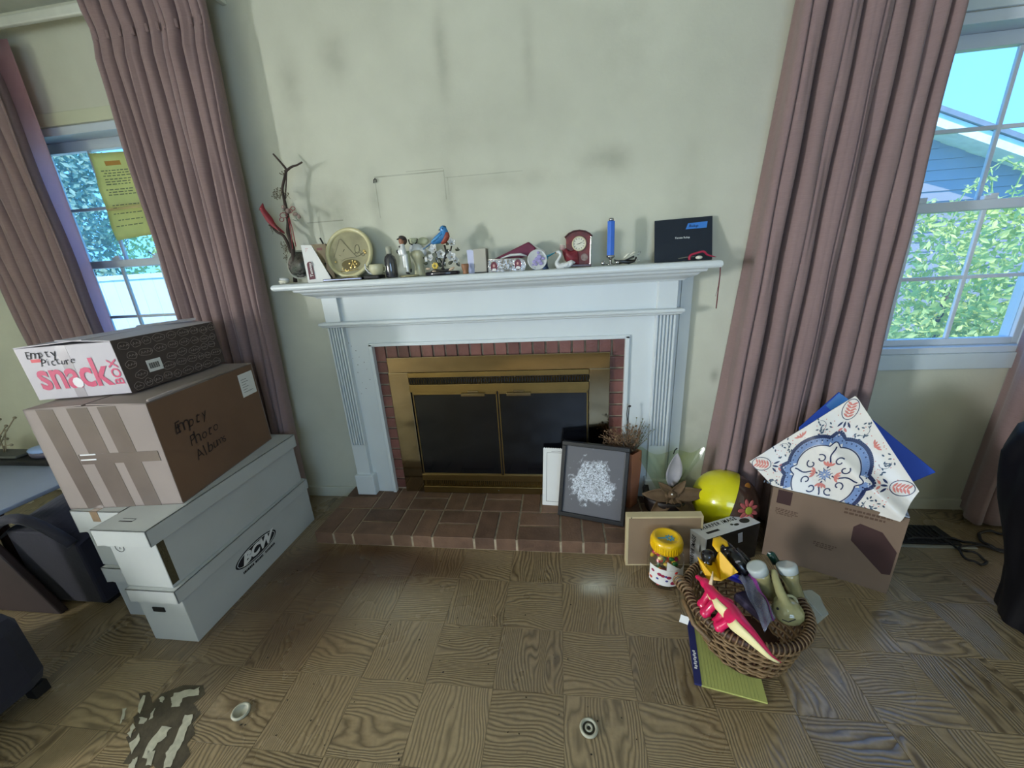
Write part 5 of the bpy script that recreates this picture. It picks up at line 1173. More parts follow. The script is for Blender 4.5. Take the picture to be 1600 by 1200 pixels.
b = MB(); b.tube([px(330, 580, -.1), px(345, 600, -.1), px(325, 600, -.1), px(300, 590, -.1)], .0015, 5); b.build('tendril', M('tendril_green', (84, 96, 80), .7), br)

gd = thing('relief_dish', 'round grey-green relief dish leaning behind the white folded card on the mantel', 'dish', q(467, 440, -.09))
def disc_rot(tilt=-1.32, yaw=0): return (Matrix.Rotation(yaw, 3, 'Z') @ Matrix.Rotation(-tilt, 3, 'X'))
dc = q(470, 414, -.085)
MB().lathe([(0, -.004), (.055, -.004), (.071, .006), (.072, .009), (.055, .002), (0, .001)], dc, 40, disc_rot(-1.35)).build('rim', M('dish_rim', (150, 152, 140), .3, coat=.4), gd, smooth=True)
MB().lathe([(0, .004), (.05, .004), (.064, .007)], dc+Vector((0, -.002, 0)), 40, disc_rot(-1.35)).build('relief', M('dish_relief', (96, 112, 100), .4, bump=1, bscale=40, rgb2=(140, 128, 124), scale=22), gd, smooth=True)

fc = thing('folded_card', 'white folded card with a plum oval label, standing left of the round plaque', 'card', q(500, 442, -.15))
F = [q(470, 383, -.135), q(486, 383, -.14), q(521, 441, -.165), q(482, 444, -.15)]
MB().prism(F, (0, .0015, 0)).build('front', PAPERW, fc); MB().prism([F[1], q(489, 386, -.10), q(519, 440, -.10), F[2]], (0, .0015, 0)).build('back', PAPERW, fc)
PM = M('plum_label', (92, 32, 48), .6)
lc = [px(435+20*math.cos(t_)*1.0, 955+22*math.sin(t_)-0, -.153) for t_ in [PI+PI*k/8 for k in range(9)]]+[px(487, 1072, -.153), px(437, 1080, -.153)]
decal('label', lc, (0, -1, 0), PM, fc, .001)
text_on('label_lettering', 'Tommy', .021, px(450, 1000, -.1545), px(440, 940, -.1545)-px(462, 1060, -.1545), px(420, 1000, -.1545)-px(455, 1000, -.1545), PAPERW, fc, bold=.0004, rise=.0012)
b = MB(); r = random.Random(6)
for k in range(7):
    y0 = 825+k*12; b.quad(px(400, y0, -.1395), px(400+r.uniform(25, 50), y0, -.1395), px(400+40, y0+4, -.1395), px(400, y0+4, -.1395))
b.build('printed_line', M('faint_pink', (200, 160, 160), .8), fc)['kind'] = 'stuff'

tf = thing('tan_photo_frame', 'small tan frame with a dark red square behind the round plaque', 'frame', q(500, 430, -.04))
MB().prism([q(485, 382, -.04), q(508, 381, -.04), q(525, 436, -.055), q(500, 438, -.055)], (0, .012, 0)).build('panel', M('tan_board', (132, 116, 88), .6), tf)
MB().prism([q(495, 388, -.0405), q(503, 387, -.0405), q(505, 395, -.0405), q(497, 396, -.0405)], (0, -.002, 0)).build('red_square', M('red_enamel', (110, 30, 24), .5), tf)

pq = thing('round_plaque', 'large round cream plaque with a raised mountain and gilt tree, on a dark easel', 'plaque', q(546, 431, -.09))
pc = q(546, 395.5, -.085); PR = disc_rot(-1.30, .0); pn = PR @ Vector((0, 0, 1))
MB().lathe([(.104, -.010), (.120, -.010), (.124, .0), (.122, .010), (.116, .014), (.108, .012), (.104, .004)], pc, 56, PR).build('rim', M('plaque_cream', (206, 198, 154), .35, coat=.4, var=.05), pq, smooth=True)
MB().lathe([(0, -.006), (.106, -.006), (.106, .003), (0, .003)], pc, 48, PR).build('field', M('plaque_field', (170, 164, 132), .35, metal=.25, rgb2=(142, 138, 112), scale=14), pq)
def pl3(x, y, h=.004): return pc+PR @ Vector((x, y, h))
def crp(cx, cy): return ((490+cx/10.907-546)*.00275, -(340+cy/10.907-395.5)*.00275)   # plaque local coordinates
GD = M('gilt', (214, 186, 120), .25, .8); PD = M('plaque_dark', (104, 94, 60), .4, .3); PL_ = M('plaque_line', (110, 106, 84), .5)
tri = [crp(430, 335), crp(770, 690), crp(540, 712), crp(300, 690)]
MB().prism([pl3(*p, .0032) for p in tri], pn*.0015).build('mountain', M('plaque_peak', (158, 152, 124), .35, .2), pq)
b = MB(); rib(b, [pl3(*crp(*p), .0052) for p in ((290, 680), (365, 490), (420, 335), (460, 335), (620, 530), (770, 690))], pn, .0035); rib(b, [pl3(*crp(*p), .0052) for p in ((450, 760), (540, 715), (660, 700), (770, 695))], pn, .003); b.build('mountain_outline', PL_, pq)
MB().prism([pl3(*crp(640+190*math.cos(t_), 830+95*math.sin(t_)), .0045) for t_ in [2*PI*k/20 for k in range(20)]], pn*.001).build('dark_oval', PD, pq)
b = MB()
for (x, y, r_) in ((685, 770, .005), (620, 820, .006), (740, 790, .006), (770, 830, .005), (650, 900, .007), (735, 890, .007), (700, 830, .005), (930, 590, .006), (955, 625, .006), (330, 770, .005), (540, 935, .005), (600, 945, .004), (480, 910, .004)): b.ell(pl3(*crp(x, y), .007), (r_, .003, r_))
b.tube([pl3(*crp(650, 900), .006), pl3(*crp(690, 770), .006)], .002, 5); b.tube([pl3(*crp(730, 890), .006), pl3(*crp(690, 790), .006)], .002, 5); b.tube([pl3(*crp(430, 960), .006), pl3(*crp(600, 955), .006), pl3(*crp(800, 935), .006)], .002, 5); b.build('gilt_tree', GD, pq, smooth=True)
b = MB()
for (x, y, rx, ry) in ((780, 540, .012, .022), (790, 640, .016, .010), (900, 650, .008, .008)): b.tube([pl3(*[a+c for a, c in zip(crp(x, y), (rx*math.cos(t_), ry*math.sin(t_)))], .004) for t_ in [2*PI*k/12 for k in range(12)]], .0014, 5, closed=True)
b.tube([pl3(*crp(850, 560), .004), pl3(*crp(900, 650), .004)], .001, 4); b.tube([pl3(*crp(490, 575), .005), pl3(*crp(520, 530), .005)], .0015, 4); b.tube([pl3(*crp(400, 640), .005), pl3(*crp(440, 660), .005)], .0012, 4); b.build('engraved_tree', PL_, pq)
b = MB()
for L_ in ([(500, 372), (505, 381)], [(498, 407), (522, 438)], [(508, 411), (509, 413)]): b.tube([q(u, v, -.105) for u, v in L_], .004, 6)
b.tube([q(524, 436, -.12), q(580, 432, -.12)], .004, 6); b.build('easel', DARK, pq)

wl = thing('black_case', 'flat glossy black case lying in front of the round plaque on the mantel', 'case', q(560, 436, -.15))
MB().grid(lambda u, v: Vector((q(519, 0, -.15).x*0+(-.118+.20*u), -.185+.09*v, ZS+.0125+.008*math.sin(PI*u)*math.sin(PI*v))), 14, 6).bb(-.118, .082, -.185, -.095, ZS+.001, ZS+.0125).build('body', M('case_gloss', (24, 26, 40), .15, coat=.6), wl, bevel=.002)
MB().bb(.085, .165, -.175, -.10, ZS+.001, ZS+.018).build('flap', DARK, wl, bevel=.004)
MB().bb(-.112, .078, -.1862, -.1848, ZS+.006, ZS+.009).build('metal_edge', M('case_edge', (120, 130, 170), .25, .8), wl)

cm = thing('cream_creamer', 'ivory creamer with a curled lip in front of the round plaque', 'creamer', q(587, 428, -.12))
cc_ = q(588, 416, -.135); cc_.z = ZS+.022
MB().lathe([(0, .0), (.022, .0), (.030, .010), (.036, .028), (.034, .045), (.031, .050), (.028, .046), (.030, .028), (.02, .01), (0, .006)], (cc_.x, cc_.y, ZS+.018), 28).build('bowl', IVO, cm, smooth=True)
MB().grid(lambda u, v: Vector((cc_.x-.030-.022*v-.006*math.sin(u*PI), cc_.y+.03*(u-.5)*(1-.3*v), ZS+.036+.035*v*(1-v*.2)+.005*math.sin(u*PI*2))), 8, 6).build('lip', IVO, cm, smooth=True, solid=.003)
MB().tube([(cc_.x+.030, cc_.y, ZS+.055), (cc_.x+.046, cc_.y, ZS+.056), (cc_.x+.044, cc_.y, ZS+.035), (cc_.x+.032, cc_.y, ZS+.032)], .003, 6).build('handle', IVO, cm, smooth=True)
MB().tube([(cc_.x-.05, cc_.y-.01, ZS+.072), (cc_.x-.052, cc_.y-.01, ZS+.05), (cc_.x-.04, cc_.y-.01, ZS+.032), (cc_.x-.02, cc_.y-.01, ZS+.022)], .004, 6).build('curl', WPO, cm, smooth=True)

bo_ = thing('corked_bottle', 'dark grey bottle with a pale stopper between the creamer and the boy figurine', 'bottle', q(612, 433, -.11))
b0 = q(613, 430, -.11)
MB().lathe([(0, 0), (.027, 0), (.029, .006), (.029, .080), (.024, .098), (.014, .106), (.012, .112), (0, .112)], (b0.x, -.11, ZS+.001), 28).build('body', M('bottle_dark', (50, 50, 58), .12, coat=.8, spec=.7), bo_, smooth=True)
MB().lathe([(.010, .108), (.013, .112), (.013, .128), (.015, .130), (.014, .143), (0, .145)], (b0.x, -.11, ZS+.001), 20).build('stopper', M('stopper', (176, 176, 158), .5), bo_, smooth=True)

by_ = thing('boy_figurine', 'porcelain child figurine in a dark cap and white trousers on an oval base', 'figurine', q(640, 433, -.12))
def p3(x, y, Y=-.13): return q(595+x/10.667, 345+y/10.667, Y)
MB().lathe([(0, 0), (.046, 0), (.049, .004), (.046, .009), (0, .010)], (p3(480, 930).x, -.125, ZS), 30, sc=(1, .6, 1)).build('base', M('base_gilt', (150, 144, 112), .3, .3), by_, smooth=True)
b = MB(); b.tube([p3(355, 385), p3(368, 490), p3(385, 570)], [.010, .016, .015], 12); b.tube([p3(395, 560), p3(395, 640), p3(410, 780)], [.012, .011, .008], 10); b.tube([p3(410, 560), p3(425, 680), p3(460, 850)], [.012, .010, .007], 10); b.tube([p3(350, 460), p3(300, 510), p3(330, 570), p3(355, 545)], [.008, .008, .008, .006], 8)
b.build('body', WPO, by_, smooth=True, remesh=.002)
b = MB().ell(p3(345, 340), (.0135, .014, .018)).ell(p3(312, 350), (.004, .004, .004)); b.build('head', M('figurine_skin', (150, 104, 80), .5), by_, smooth=True)
b = MB().ell(p3(375, 330, -.122), (.018, .016, .020)); b.build('hair', M('figurine_hair', (70, 52, 42), .6), by_, smooth=True)
b = MB().ell(p3(360, 285), (.018, .016, .010), (0, .25, 0)).ell(p3(300, 300), (.012, .010, .003), (0, -.3, 0)); b.build('cap', M('figurine_cap', (48, 40, 40), .5), by_, smooth=True)
b = MB().ell(p3(335, 435), (.012, .010, .006)).ell(p3(280, 515), (.006, .006, .009)); b.build('collar', DARK, by_, smooth=True)
b = MB().ell(p3(455, 875), (.012, .006, .004), (0, .3, 0)).ell(p3(505, 830), (.004, .005, .010), (0, .2, 0)); b.build('shoe', DARK, by_, smooth=True)
MB().tube([p3(445, 500, -.12), p3(465, 700, -.12), p3(470, 840, -.12)], [.008, .012, .010], 10).build('coat_tail', M('sage_glaze', (150, 154, 124), .3, coat=.4), by_, smooth=True)

vs_ = thing('ivory_vase', 'pale ivory flower vase with dark stems standing behind the boy figurine', 'vase', q(655, 428, -.07))
vp = q(656, 425, -.07)
MB().lathe([(0, 0), (.030, 0), (.026, .012), (.020, .05), (.028, .078), (.038, .098), (.034, .114), (.02, .122), (0, .122)], (vp.x, -.07, ZS), 26).build('body', IVO, vs_, smooth=True)
MB().ell(p3(590, 470, -.07), (.036, .018, .026)).ell(p3(690, 520, -.07), (.024, .016, .022)).build('petal', WPO, vs_, smooth=True)
MB().grid(lambda u, v: p3(480+130*u, 290+90*v, -.06)+Vector((0, -.01*math.sin(PI*u)*math.sin(PI*v), 0)), 6, 6).build('pale_leaf', M('pale_green_glaze', (176, 180, 150), .4), vs_, smooth=True, solid=.003)
MB().ell(p3(700, 340, -.06), (.030, .010, .018)).build('pale_leaf', MATS['pale_green_glaze'], vs_, smooth=True)
b = MB(); b.tube([p3(460, 310, -.08), p3(480, 380, -.08), p3(530, 400, -.08)], .003, 5); b.tube([p3(570, 380, -.08), p3(600, 360, -.08), p3(610, 300, -.08)], .0025, 5); b.tube([p3(700, 600, -.08), p3(730, 640, -.08)], .0025, 5); b.build('stem', DARK, vs_)

bb_ = thing('bluebird_figurine', 'bluebird with a rust breast perched on white porcelain blossoms over a black oval base', 'figurine', q(690, 430, -.12))
ob = p3(1020, 880).x
MB().lathe([(0, 0), (.082, 0), (.086, .005), (.085, .014), (.080, .017), (0, .017)], (ob, -.12, ZS), 40, sc=(1, .5, 1)).build('base', M('base_black', (26, 22, 34), .15, coat=.6), bb_, smooth=True)
BLU = M('bird_blue', (46, 118, 178), .4, var=.2, scale=30, coat=.2); DBL = M('bird_dark_blue', (44, 84, 112), .4); RUS = M('bird_rust', (140, 62, 46), .45)
brd = MB(); P_, R_ = resample([p3(1045, 140), p3(1060, 200), p3(1020, 270), p3(940, 320), p3(850, 370)], [.013, .019, .024, .019, .008], 24); brd.tube(P_, R_, 14); brd.ell(p3(1040, 140), (.017, .015, .0165)); bo2 = brd.build('bird', BLU, bb_, smooth=True, remesh=.0022)
b = MB(); P_, R_ = resample([p3(1095, 190, -.137), p3(1100, 250, -.137), p3(1060, 330, -.137), p3(1010, 375, -.134)], [.008, .014, .013, .005], 16); b.tube(P_, R_, 12); b.build('breast', RUS, bo2, smooth=True)
MB().tube([p3(1000, 145), p3(960, 155)], [.006, .001], 8).build('beak', DARK, bo2, smooth=True)
MB().ell(p3(1030, 130, -.145), .0022).build('eye', DARK, bo2, smooth=True)
MB().tube([p3(860, 360), p3(780, 420), p3(705, 475)], [.008, .007, .005], 8, flat=.45).build('tail', M('tail_blue', (90, 130, 168), .4), bo2, smooth=True)
b = MB()
for k in range(4): b.tube([p3(900+35*k, 300-18*k, -.153), p3(925+35*k, 325-20*k, -.153)], .0016, 5)
b.tube([p3(850, 350, -.15), p3(950, 270, -.151), p3(1010, 220, -.149)], [.006, .009, .006], 8, flat=.5); b.build('wing', M('wing_light_blue', (96, 168, 220), .4), bo2, smooth=True)
MB().ell(p3(1050, 110), (.012, .012, .008)).build('crown', DBL, bo2, smooth=True)
def petal(c, n, r_, cup=.35):
    n = Vector(n).normalized(); s = n.cross(Vector((.1, .2, 1))).normalized(); t_ = n.cross(s); return lambda u, v: Vector(c)+(s*math.cos(2*PI*u)+t_*math.sin(2*PI*u)*.85)*r_*math.sin(v*PI/2)+n*r_*cup*(v*v)
for (x, y, r_, n) in ((900, 480, .026, (-.3, -1, .3)), (1000, 550, .024, (.3, -1, -.1)), (1180, 380, .022, (.4, -1, .5)), (1180, 600, .026, (.2, -1, .1)), (860, 620, .020, (-.5, -1, .2)), (1240, 660, .018, (.6, -1, .2)), (780, 640, .014, (-.6, -.8, 0))):
    c0_ = p3(x, y); nv_ = Vector(n).normalized(); s0_ = nv_.cross(Vector((.1, .2, 1))).normalized(); t0_ = nv_.cross(s0_); b = MB()
    for k in range(5):
        a_ = 2*PI*k/5+x; d_ = s0_*math.cos(a_)+t0_*math.sin(a_); b.grid(leaf3(c0_, d_+nv_*.45, nv_, r_*1.1, r_*1.05, -.25, .25, 4, 5), 4, 5)
    b.build('blossom', WPO, bb_, smooth=True, solid=.0018)
    MB().ell(p3(x, y, -.135), (.004, .004, .004)).build('stamen', M('stamen', (150, 140, 110), .5), bb_, smooth=True)
LG = M('leaf_glaze', (52, 58, 44), .25, coat=.6, var=.3, scale=30)
for (x, y, dx, dz, L_) in ((1090, 400, .8, .5, .03), (950, 600, -.2, -1, .028), (1050, 640, .1, -1, .032), (1240, 470, .8, -.2, .022), (1270, 690, .5, -.8, .022), (780, 720, -.8, .3, .02), (1110, 470, .3, -.8, .03), (1020, 760, -.7, .6, .024), (1000, 810, .8, -.1, .026), (1130, 720, .8, .4, .026)):
    MB().grid(leaf3(p3(x, y, -.125), (dx, -.2, dz), (0, -1, .2), L_, .020, .2, .3, 4, 5), 4, 5).build('leaf', LG, bb_, smooth=True, solid=.0015)
b = MB(); b.tube([p3(1040, 860), p3(1030, 700), p3(1090, 520), p3(1060, 400)], .005, 7); b.tube([p3(1030, 720), p3(960, 600), p3(900, 500)], .0035, 6); b.tube([p3(1060, 640), p3(1150, 560), p3(1180, 420)], .0035, 6); b.tube([p3(840, 860), p3(900, 820), p3(1040, 830), p3(1200, 800)], .006, 6); b.build('bough', M('bough', (44, 40, 36), .4, coat=.4), bb_, smooth=True)
b = MB()
for k in range(7): b.ell(p3(905+36*math.cos(k*.9), 750+36*math.sin(k*.9), -.142), (.0065, .004, .0065))
b.build('yellow_flower', M('flower_yellow', (206, 178, 70), .35, coat=.4), bb_, smooth=True)
b = MB().ell(p3(1180, 800, -.14), (.016, .006, .006), (0, -.4, 0)).ell(p3(890, 845, -.145), (.010, .006, .005)).ell(p3(790, 800, -.14), (.012, .006, .006)); b.build('small_bud', M('bud_pale', (200, 176, 150), .4), bb_, smooth=True)

cp = q(728, 430, -.145).x
wc = thing('wooden_cup', 'tiny turned wooden cup beside the bluebird base', 'cup', (cp, -.145, ZS))
MB().lathe([(0, 0), (.013, 0), (.014, .004), (.011, .010), (.015, .020), (.018, .034), (.017, .045), (.015, .045), (.015, .025), (0, .02)], (cp, -.145, ZS), 24).build('body', M('turned_wood', (150, 104, 72), .5, var=.15, scale=25), wc, smooth=True)
nc = thing('note_cards', 'bluish white folded note cards standing left of the grey card box', 'cards', q(735, 428, -.12))
for k, (u0, u1) in enumerate(((729, 737), (734, 741))): MB().prism([q(u0, 391+k, -.11-.01*k), q(u1, 390+k, -.11-.01*k), q(u1+2, 427, -.11-.01*k), q(u0+4, 428, -.11-.01*k)], (0, .002, 0)).build('card', M('card_bluish', (196, 200, 226), .7), nc)
gbx = thing('grey_card_box', 'plain grey box of cards standing upright in the middle of the mantel', 'box', q(749, 427, -.12))
MB().prism([q(739, 389, -.13), q(758.5, 387.5, -.13), q(760.5, 427, -.13), q(742, 429, -.13)], (0, .05, 0)).build('body', M('box_grey', (172, 168, 156), .6, var=.05), gbx, bevel=.002)
MB().prism([q(758.7, 388, -.132), q(759.7, 388, -.132), q(761.5, 427, -.132), q(760.6, 427, -.132)], (0, .05, 0)).build('spine', M('box_spine', (96, 92, 84), .6), gbx)
MB().bb(q(742, 428, -.13).x, q(762, 428, -.13).x, -.135, -.07, ZS, ZS+.004).build('stand', DARK, gbx)

def p4(x, y, Y=-.14): return q(740+x/7.805, 350+y/7.805, Y)
pf2 = thing('double_photo_frame', 'low silver frame with two small oval portraits', 'frame', p4(400, 590))
SIL = M('cut_silver', (176, 172, 170), .2, .8, var=.3, scale=60, bump=1, bscale=120)
b = MB().prism([p4(172, 432), p4(560, 415), p4(620, 440), p4(640, 500), p4(625, 560), p4(560, 585), p4(180, 596)], (0, .010, 0)); b.build('body', SIL, pf2, bevel=.003)
b = MB().tube([p4(x, y, -.142) for x, y in ((176, 436), (560, 418), (618, 445), (636, 500), (622, 556), (558, 582), (184, 592))], .0025, 6, closed=True); b.build('border', M('silver', (190, 188, 188), .15, 1), pf2, smooth=True)
r = random.Random(3); b = MB()
for k in range(40): b.ell(p4(r.uniform(310, 480), r.uniform(440, 575), -.1415), (.004, .002, .004), u=6, v=4)
b.build('beading', M('silver', (190, 188, 188)), pf2)['kind'] = 'stuff'
for cx0, cy0 in ((250, 522), (540, 492)):
    MB().prism([p4(cx0+44*math.cos(t_), cy0+62*math.sin(t_), -.1412) for t_ in [2*PI*k/20 for k in range(20)]], (0, -.0008, 0)).build('photo', M('photo_maroon', (112, 46, 60), .4), pf2)
    MB().ell(p4(cx0-2, cy0-12, -.1422), (.005, .0012, .007)).build('photo_face', M('photo_face', (206, 160, 150), .5), pf2, smooth=True)
    MB().prism([p4(cx0-30, cy0+52, -.1423), p4(cx0-16, cy0+22, -.1423), p4(cx0+16, cy0+20, -.1423), p4(cx0+32, cy0+40, -.1423), p4(cx0+20, cy0+56, -.1423)], (0, -.0006, 0)).build('photo_shirt', PAPERW, pf2)
    b = MB().tube([p4(cx0+46*math.cos(t_), cy0+64*math.sin(t_), -.142) for t_ in [2*PI*k/24 for k in range(24)]], .0016, 5, closed=True); b.build('oval_rim', MATS['silver'], pf2, smooth=True)
np_ = thing('burgundy_napkin', 'folded burgundy cloth lying behind the silver portrait frame', 'cloth', p4(500, 400, -.08))
MB().prism([p4(240, 430, -.09), p4(670, 215, -.08), p4(760, 290, -.08), p4(700, 380, -.08), p4(560, 420, -.08)], (0, .035, 0)).build('fold', M('burgundy', (106, 34, 62), .6, var=.25, scale=20), np_, bevel=.006)
MB().prism([p4(670, 215, -.082), p4(700, 232, -.082), p4(880, 335, -.082), p4(860, 400, -.082), p4(760, 290, -.082)], (0, .02, 0)).build('lining', M('sheer_grey', (168, 168, 160), .5), np_, bevel=.003)
MB().tube([p4(330, 420, -.1), p4(450, 380, -.1), p4(570, 370, -.1), p4(650, 392, -.1)], [.004, .010, .011, .006], 10, flat=.6).build('white_roll', WPO, np_, smooth=True)
pp = thing('figure_dish', 'small round white dish with a lilac relief standing on edge', 'dish', p4(775, 570))
PR2 = disc_rot(-1.45, .15); pc2 = p4(775, 437)
MB().lathe([(0, -.006), (.034, -.006), (.0445, .002), (.045, .006), (.041, .005), (.034, .0), (0, .0)], pc2, 36, PR2).build('rim', WPO, pp, smooth=True)
b = MB()
for x, y, r_ in ((790, 350, .006), (800, 400, .010), (770, 430, .009), (740, 460, .008), (800, 450, .009), (760, 490, .007), (850, 420, .006), (720, 500, .006), (820, 480, .008)): b.ell(p4(x, y, -.144), (r_*1.2, .003, r_))
b.build('relief', M('lilac', (150, 140, 190), .4, coat=.4), pp, smooth=True)
MB().bb(p4(700, 0).x, p4(740, 0).x, -.15, -.12, ZS, ZS+.01).bb(p4(830, 0).x, p4(870, 0).x, -.15, -.12, ZS, ZS+.01).build('stand', M('stand_blue', (40, 70, 110), .4), pp, bevel=.003)
tl_ = thing('teal_bird_tail', 'teal glass bird half hidden behind the round white dish', 'ornament', p4(930, 420, -.10))
b = MB(); b.tube([p4(860, 400, -.1), p4(920, 385, -.1), p4(1010, 340, -.1)], [.014, .010, .003], 10, flat=.5); b.ell(p4(870, 410, -.1), (.016, .012, .014)); b.build('body', M('teal_glass', (40, 150, 176), .2, coat=.6), tl_, smooth=True)
MB().lathe([(0, 0), (.016, 0), (.01, .012), (.008, .05)], (p4(865, 0, -.1).x, -.1, ZS), 16).build('stand', M('teal_dark', (26, 50, 80), .3), tl_, smooth=True)

sw = thing('white_swan', 'small white porcelain swan in front of the red mantel clock', 'figurine', p4(1110, 560))
b = MB(); P_, R_ = resample([p4(1005, 345), p4(1040, 340), p4(1062, 375), p4(1030, 440), p4(1015, 480), p4(1050, 520), p4(1100, 520)], [.004, .008, .0065, .007, .010, .016, .020], 30); b.tube(P_, R_, 12)
b.ell(p4(1130, 505), (.026, .018, .015), (0, -.15, 0)); b.tube([p4(1150, 500), p4(1200, 465), p4(1245, 470)], [.016, .012, .002], 10); b.build('body', WPO, sw, smooth=True, remesh=.0022)
MB().tube([p4(1008, 348), p4(992, 362)], [.004, .001], 8).build('beak', M('beak_amber', (150, 110, 70), .4), sw, smooth=True)
b = MB().ell(p4(1170, 490, -.153), (.018, .005, .011), (0, -.5, 0)).ell(p4(1130, 500, -.155), (.016, .005, .010), (0, -.4, 0)); b.build('wing', WPO, sw, smooth=True)
pc_ = thing('burgundy_pouch', 'burgundy sheer pouch lying between the swan and the clock', 'pouch', p4(1200, 480, -.115))
def pof(u, v):
    a = p4(1075+40*v, 300+150*v, -.118); c = p4(1290-20*(1-v), 335+170*v, -.118); m_ = a.lerp(c, u); return m_+Vector((0, -.016*math.sin(PI*u)*math.sin(PI*v), .004*math.sin(u*9)))
MB().grid(pof, 14, 12).build('cloth', M('burgundy_red', (122, 34, 46), .5, var=.25, scale=22), pc_, smooth=True, solid=.003)
MB().grid(lambda u, v: p4(1050+70*u, 255+60*v, -.12)+Vector((0, -.008*math.sin(PI*u), 0)), 6, 6).build('sheer_tip', M('sheer_pink', (180, 140, 146), .4, alpha=.5), pc_, smooth=True)

ck = thing('mantel_clock', 'small dark red arched mantel clock with a white dial', 'clock', p4(1290, 520, -.10))
def arc_pts(Y): return [p4(1132, 505, Y), p4(1128, 185, Y), p4(1115, 165, Y), p4(1160, 120, Y), p4(1220, 92, Y), p4(1290, 82, Y), p4(1360, 92, Y), p4(1410, 118, Y), p4(1440, 150, Y), p4(1420, 165, Y), p4(1425, 505, Y)]
CKM = M('clock_marble', (126, 46, 40), .5, rgb2=(84, 36, 34), scale=40)
MB().prism(arc_pts(-.115), (0, .035, 0)).build('case', CKM, ck, bevel=.002)
b = MB().tube([p4(1112, 165, -.116), p4(1160, 118, -.116), p4(1220, 88, -.116), p4(1290, 78, -.116), p4(1360, 88, -.116), p4(1412, 114, -.116), p4(1446, 150, -.116)], .004, 6); b.build('arch_moulding', M('clock_dark', (72, 34, 32), .3), ck, smooth=True)
dcn = p4(1286, 240, -.118); DR = Matrix.Rotation(PI/2, 3, 'X')
MB().lathe([(.027, -.002), (.031, -.002), (.0325, .004), (.029, .007), (.027, .004)], dcn, 36, DR).build('bezel', M('bezel_pale', (206, 196, 160), .3, .3), ck, smooth=True)
MB().lathe([(0, 0), (.028, 0), (.028, .002), (0, .002)], dcn, 32, DR).build('dial', M('dial', (216, 214, 196), .5, var=.02), ck)
b = MB()
for k in range(12):
    a = k*PI/6; d = Vector((math.sin(a), 0, math.cos(a))); s_ = Vector((math.cos(a), 0, -math.sin(a)))*.0011; p0_, p1_ = dcn+Vector((0, -.0028, 0))+d*.019, dcn+Vector((0, -.0028, 0))+d*.0245; b.quad(p0_-s_, p0_+s_, p1_+s_, p1_-s_)
b.build('numeral', INK, ck)
for a, L_, nm in ((math.radians(68), .016, 'minute_hand'), (math.radians(262), .011, 'hour_hand')):
    d = Vector((math.sin(a), 0, math.cos(a))); MB().tube([dcn+Vector((0, -.004, 0))-d*.003, dcn+Vector((0, -.004, 0))+d*L_], [.0013, .0006], 5).build(nm, INK, ck)
b = MB().tube([p4(1430, 150, -.118), p4(1425, 300, -.118), p4(1420, 495, -.118)], .0010, 6); b.build('silver_edge', M('silver', (190, 188, 188)), ck)
MB().prism([p4(1350+42*math.cos(t_), 405+45*math.sin(t_), -.1155) for t_ in [2*PI*k/18 for k in range(18)]], (0, -.001, 0)).build('oval_inlay', M('inlay', (150, 126, 110), .4, rgb2=(92, 70, 64), scale=60), ck)
MB().prism([p4(1122, 495, -.12), p4(1435, 485, -.12), p4(1435, 515, -.12), p4(1122, 528, -.12)], (0, .045, 0)).build('plinth', M('clock_dark', (72, 34, 32)), ck, bevel=.002)

def p5(x, y, Y=-.11): return q(930+x/7.619, 330+y/7.619, Y)
cn = thing('blue_candle', 'tall blue hexagonal candle in a silver holder near the right end of the mantel', 'candle', p5(180, 660))
t0, t1 = p5(188, 545), p5(186, 118); cxx = (t0.x+t1.x)/2
MB().lathe([(0, 0), (.0175, 0), (.0175, t1.z-t0.z), (0, t1.z-t0.z)], (cxx, -.11, t0.z), 6, Matrix.Rotation(.3, 3, 'Z')).build('wax', M('candle_blue', (62, 118, 220), .4, var=.04, transl=.15), cn, bevel=.001)
MB().lathe([(0, 0), (.011, 0), (.012, .006), (.010, .012), (0, .013)], (cxx, -.11, t1.z), 16).build('top_cap', MATS['silver'], cn, smooth=True)
MB().lathe([(0, 0), (.020, 0), (.020, .004), (.006, .008), (.005, .024), (.012, .030), (.019, .034), (.019, .042), (.017, .042), (0, .036)], (cxx, -.11, ZS+.002), 24).build('holder', MATS['silver'], cn, smooth=True)
for x in (95, 265):
    p_ = p5(x, 625); MB().ell((p_.x, -.11, ZS+.012), .0105).build('holder_ball', MATS['silver'], cn, smooth=True); MB().tube([(p_.x, -.11, ZS+.006), (cxx, -.11, ZS+.005)], .0025, 6).build('holder_arm', MATS['silver'], cn)
gg = thing('black_white_bird', 'black winged ornament with a white flower between the candle and the dark folder', 'ornament', p5(380, 620))
b = MB(); b.grid(lambda u, v: p5(225+240*u, 572+22*math.sin(u*PI*1.3+.2)+18*v-20*u*u, -.12+.03*v), 14, 4); b.build('wing', M('wing_black', (28, 26, 24), .3, coat=.4), gg, smooth=True, solid=.004)
b = MB().tube([p5(255, 610), p5(330, 600), p5(400, 605), p5(470, 590)], [.010, .008, .010, .006], 8).tube([p5(470, 590), p5(490, 545)], .004, 6); b.build('body', MATS['wing_black'], gg, smooth=True)
b = MB().tube([p5(340, 560), p5(390, 510), p5(425, 500)], [.010, .012, .006], 10, flat=.5).tube([p5(410, 520), p5(470, 485), p5(482, 490)], [.006, .009, .003], 8, flat=.6); b.build('white_petal', PORC, gg, smooth=True)
b = MB().tube([p5(500, 520), p5(520, 480), p5(540, 480), p5(530, 505), p5(505, 525)], .0014, 5).tube([p5(490, 560), p5(520, 590), p5(500, 610), p5(530, 600)], .0014, 5); b.build('wire', MATS['silver'], gg, smooth=True)

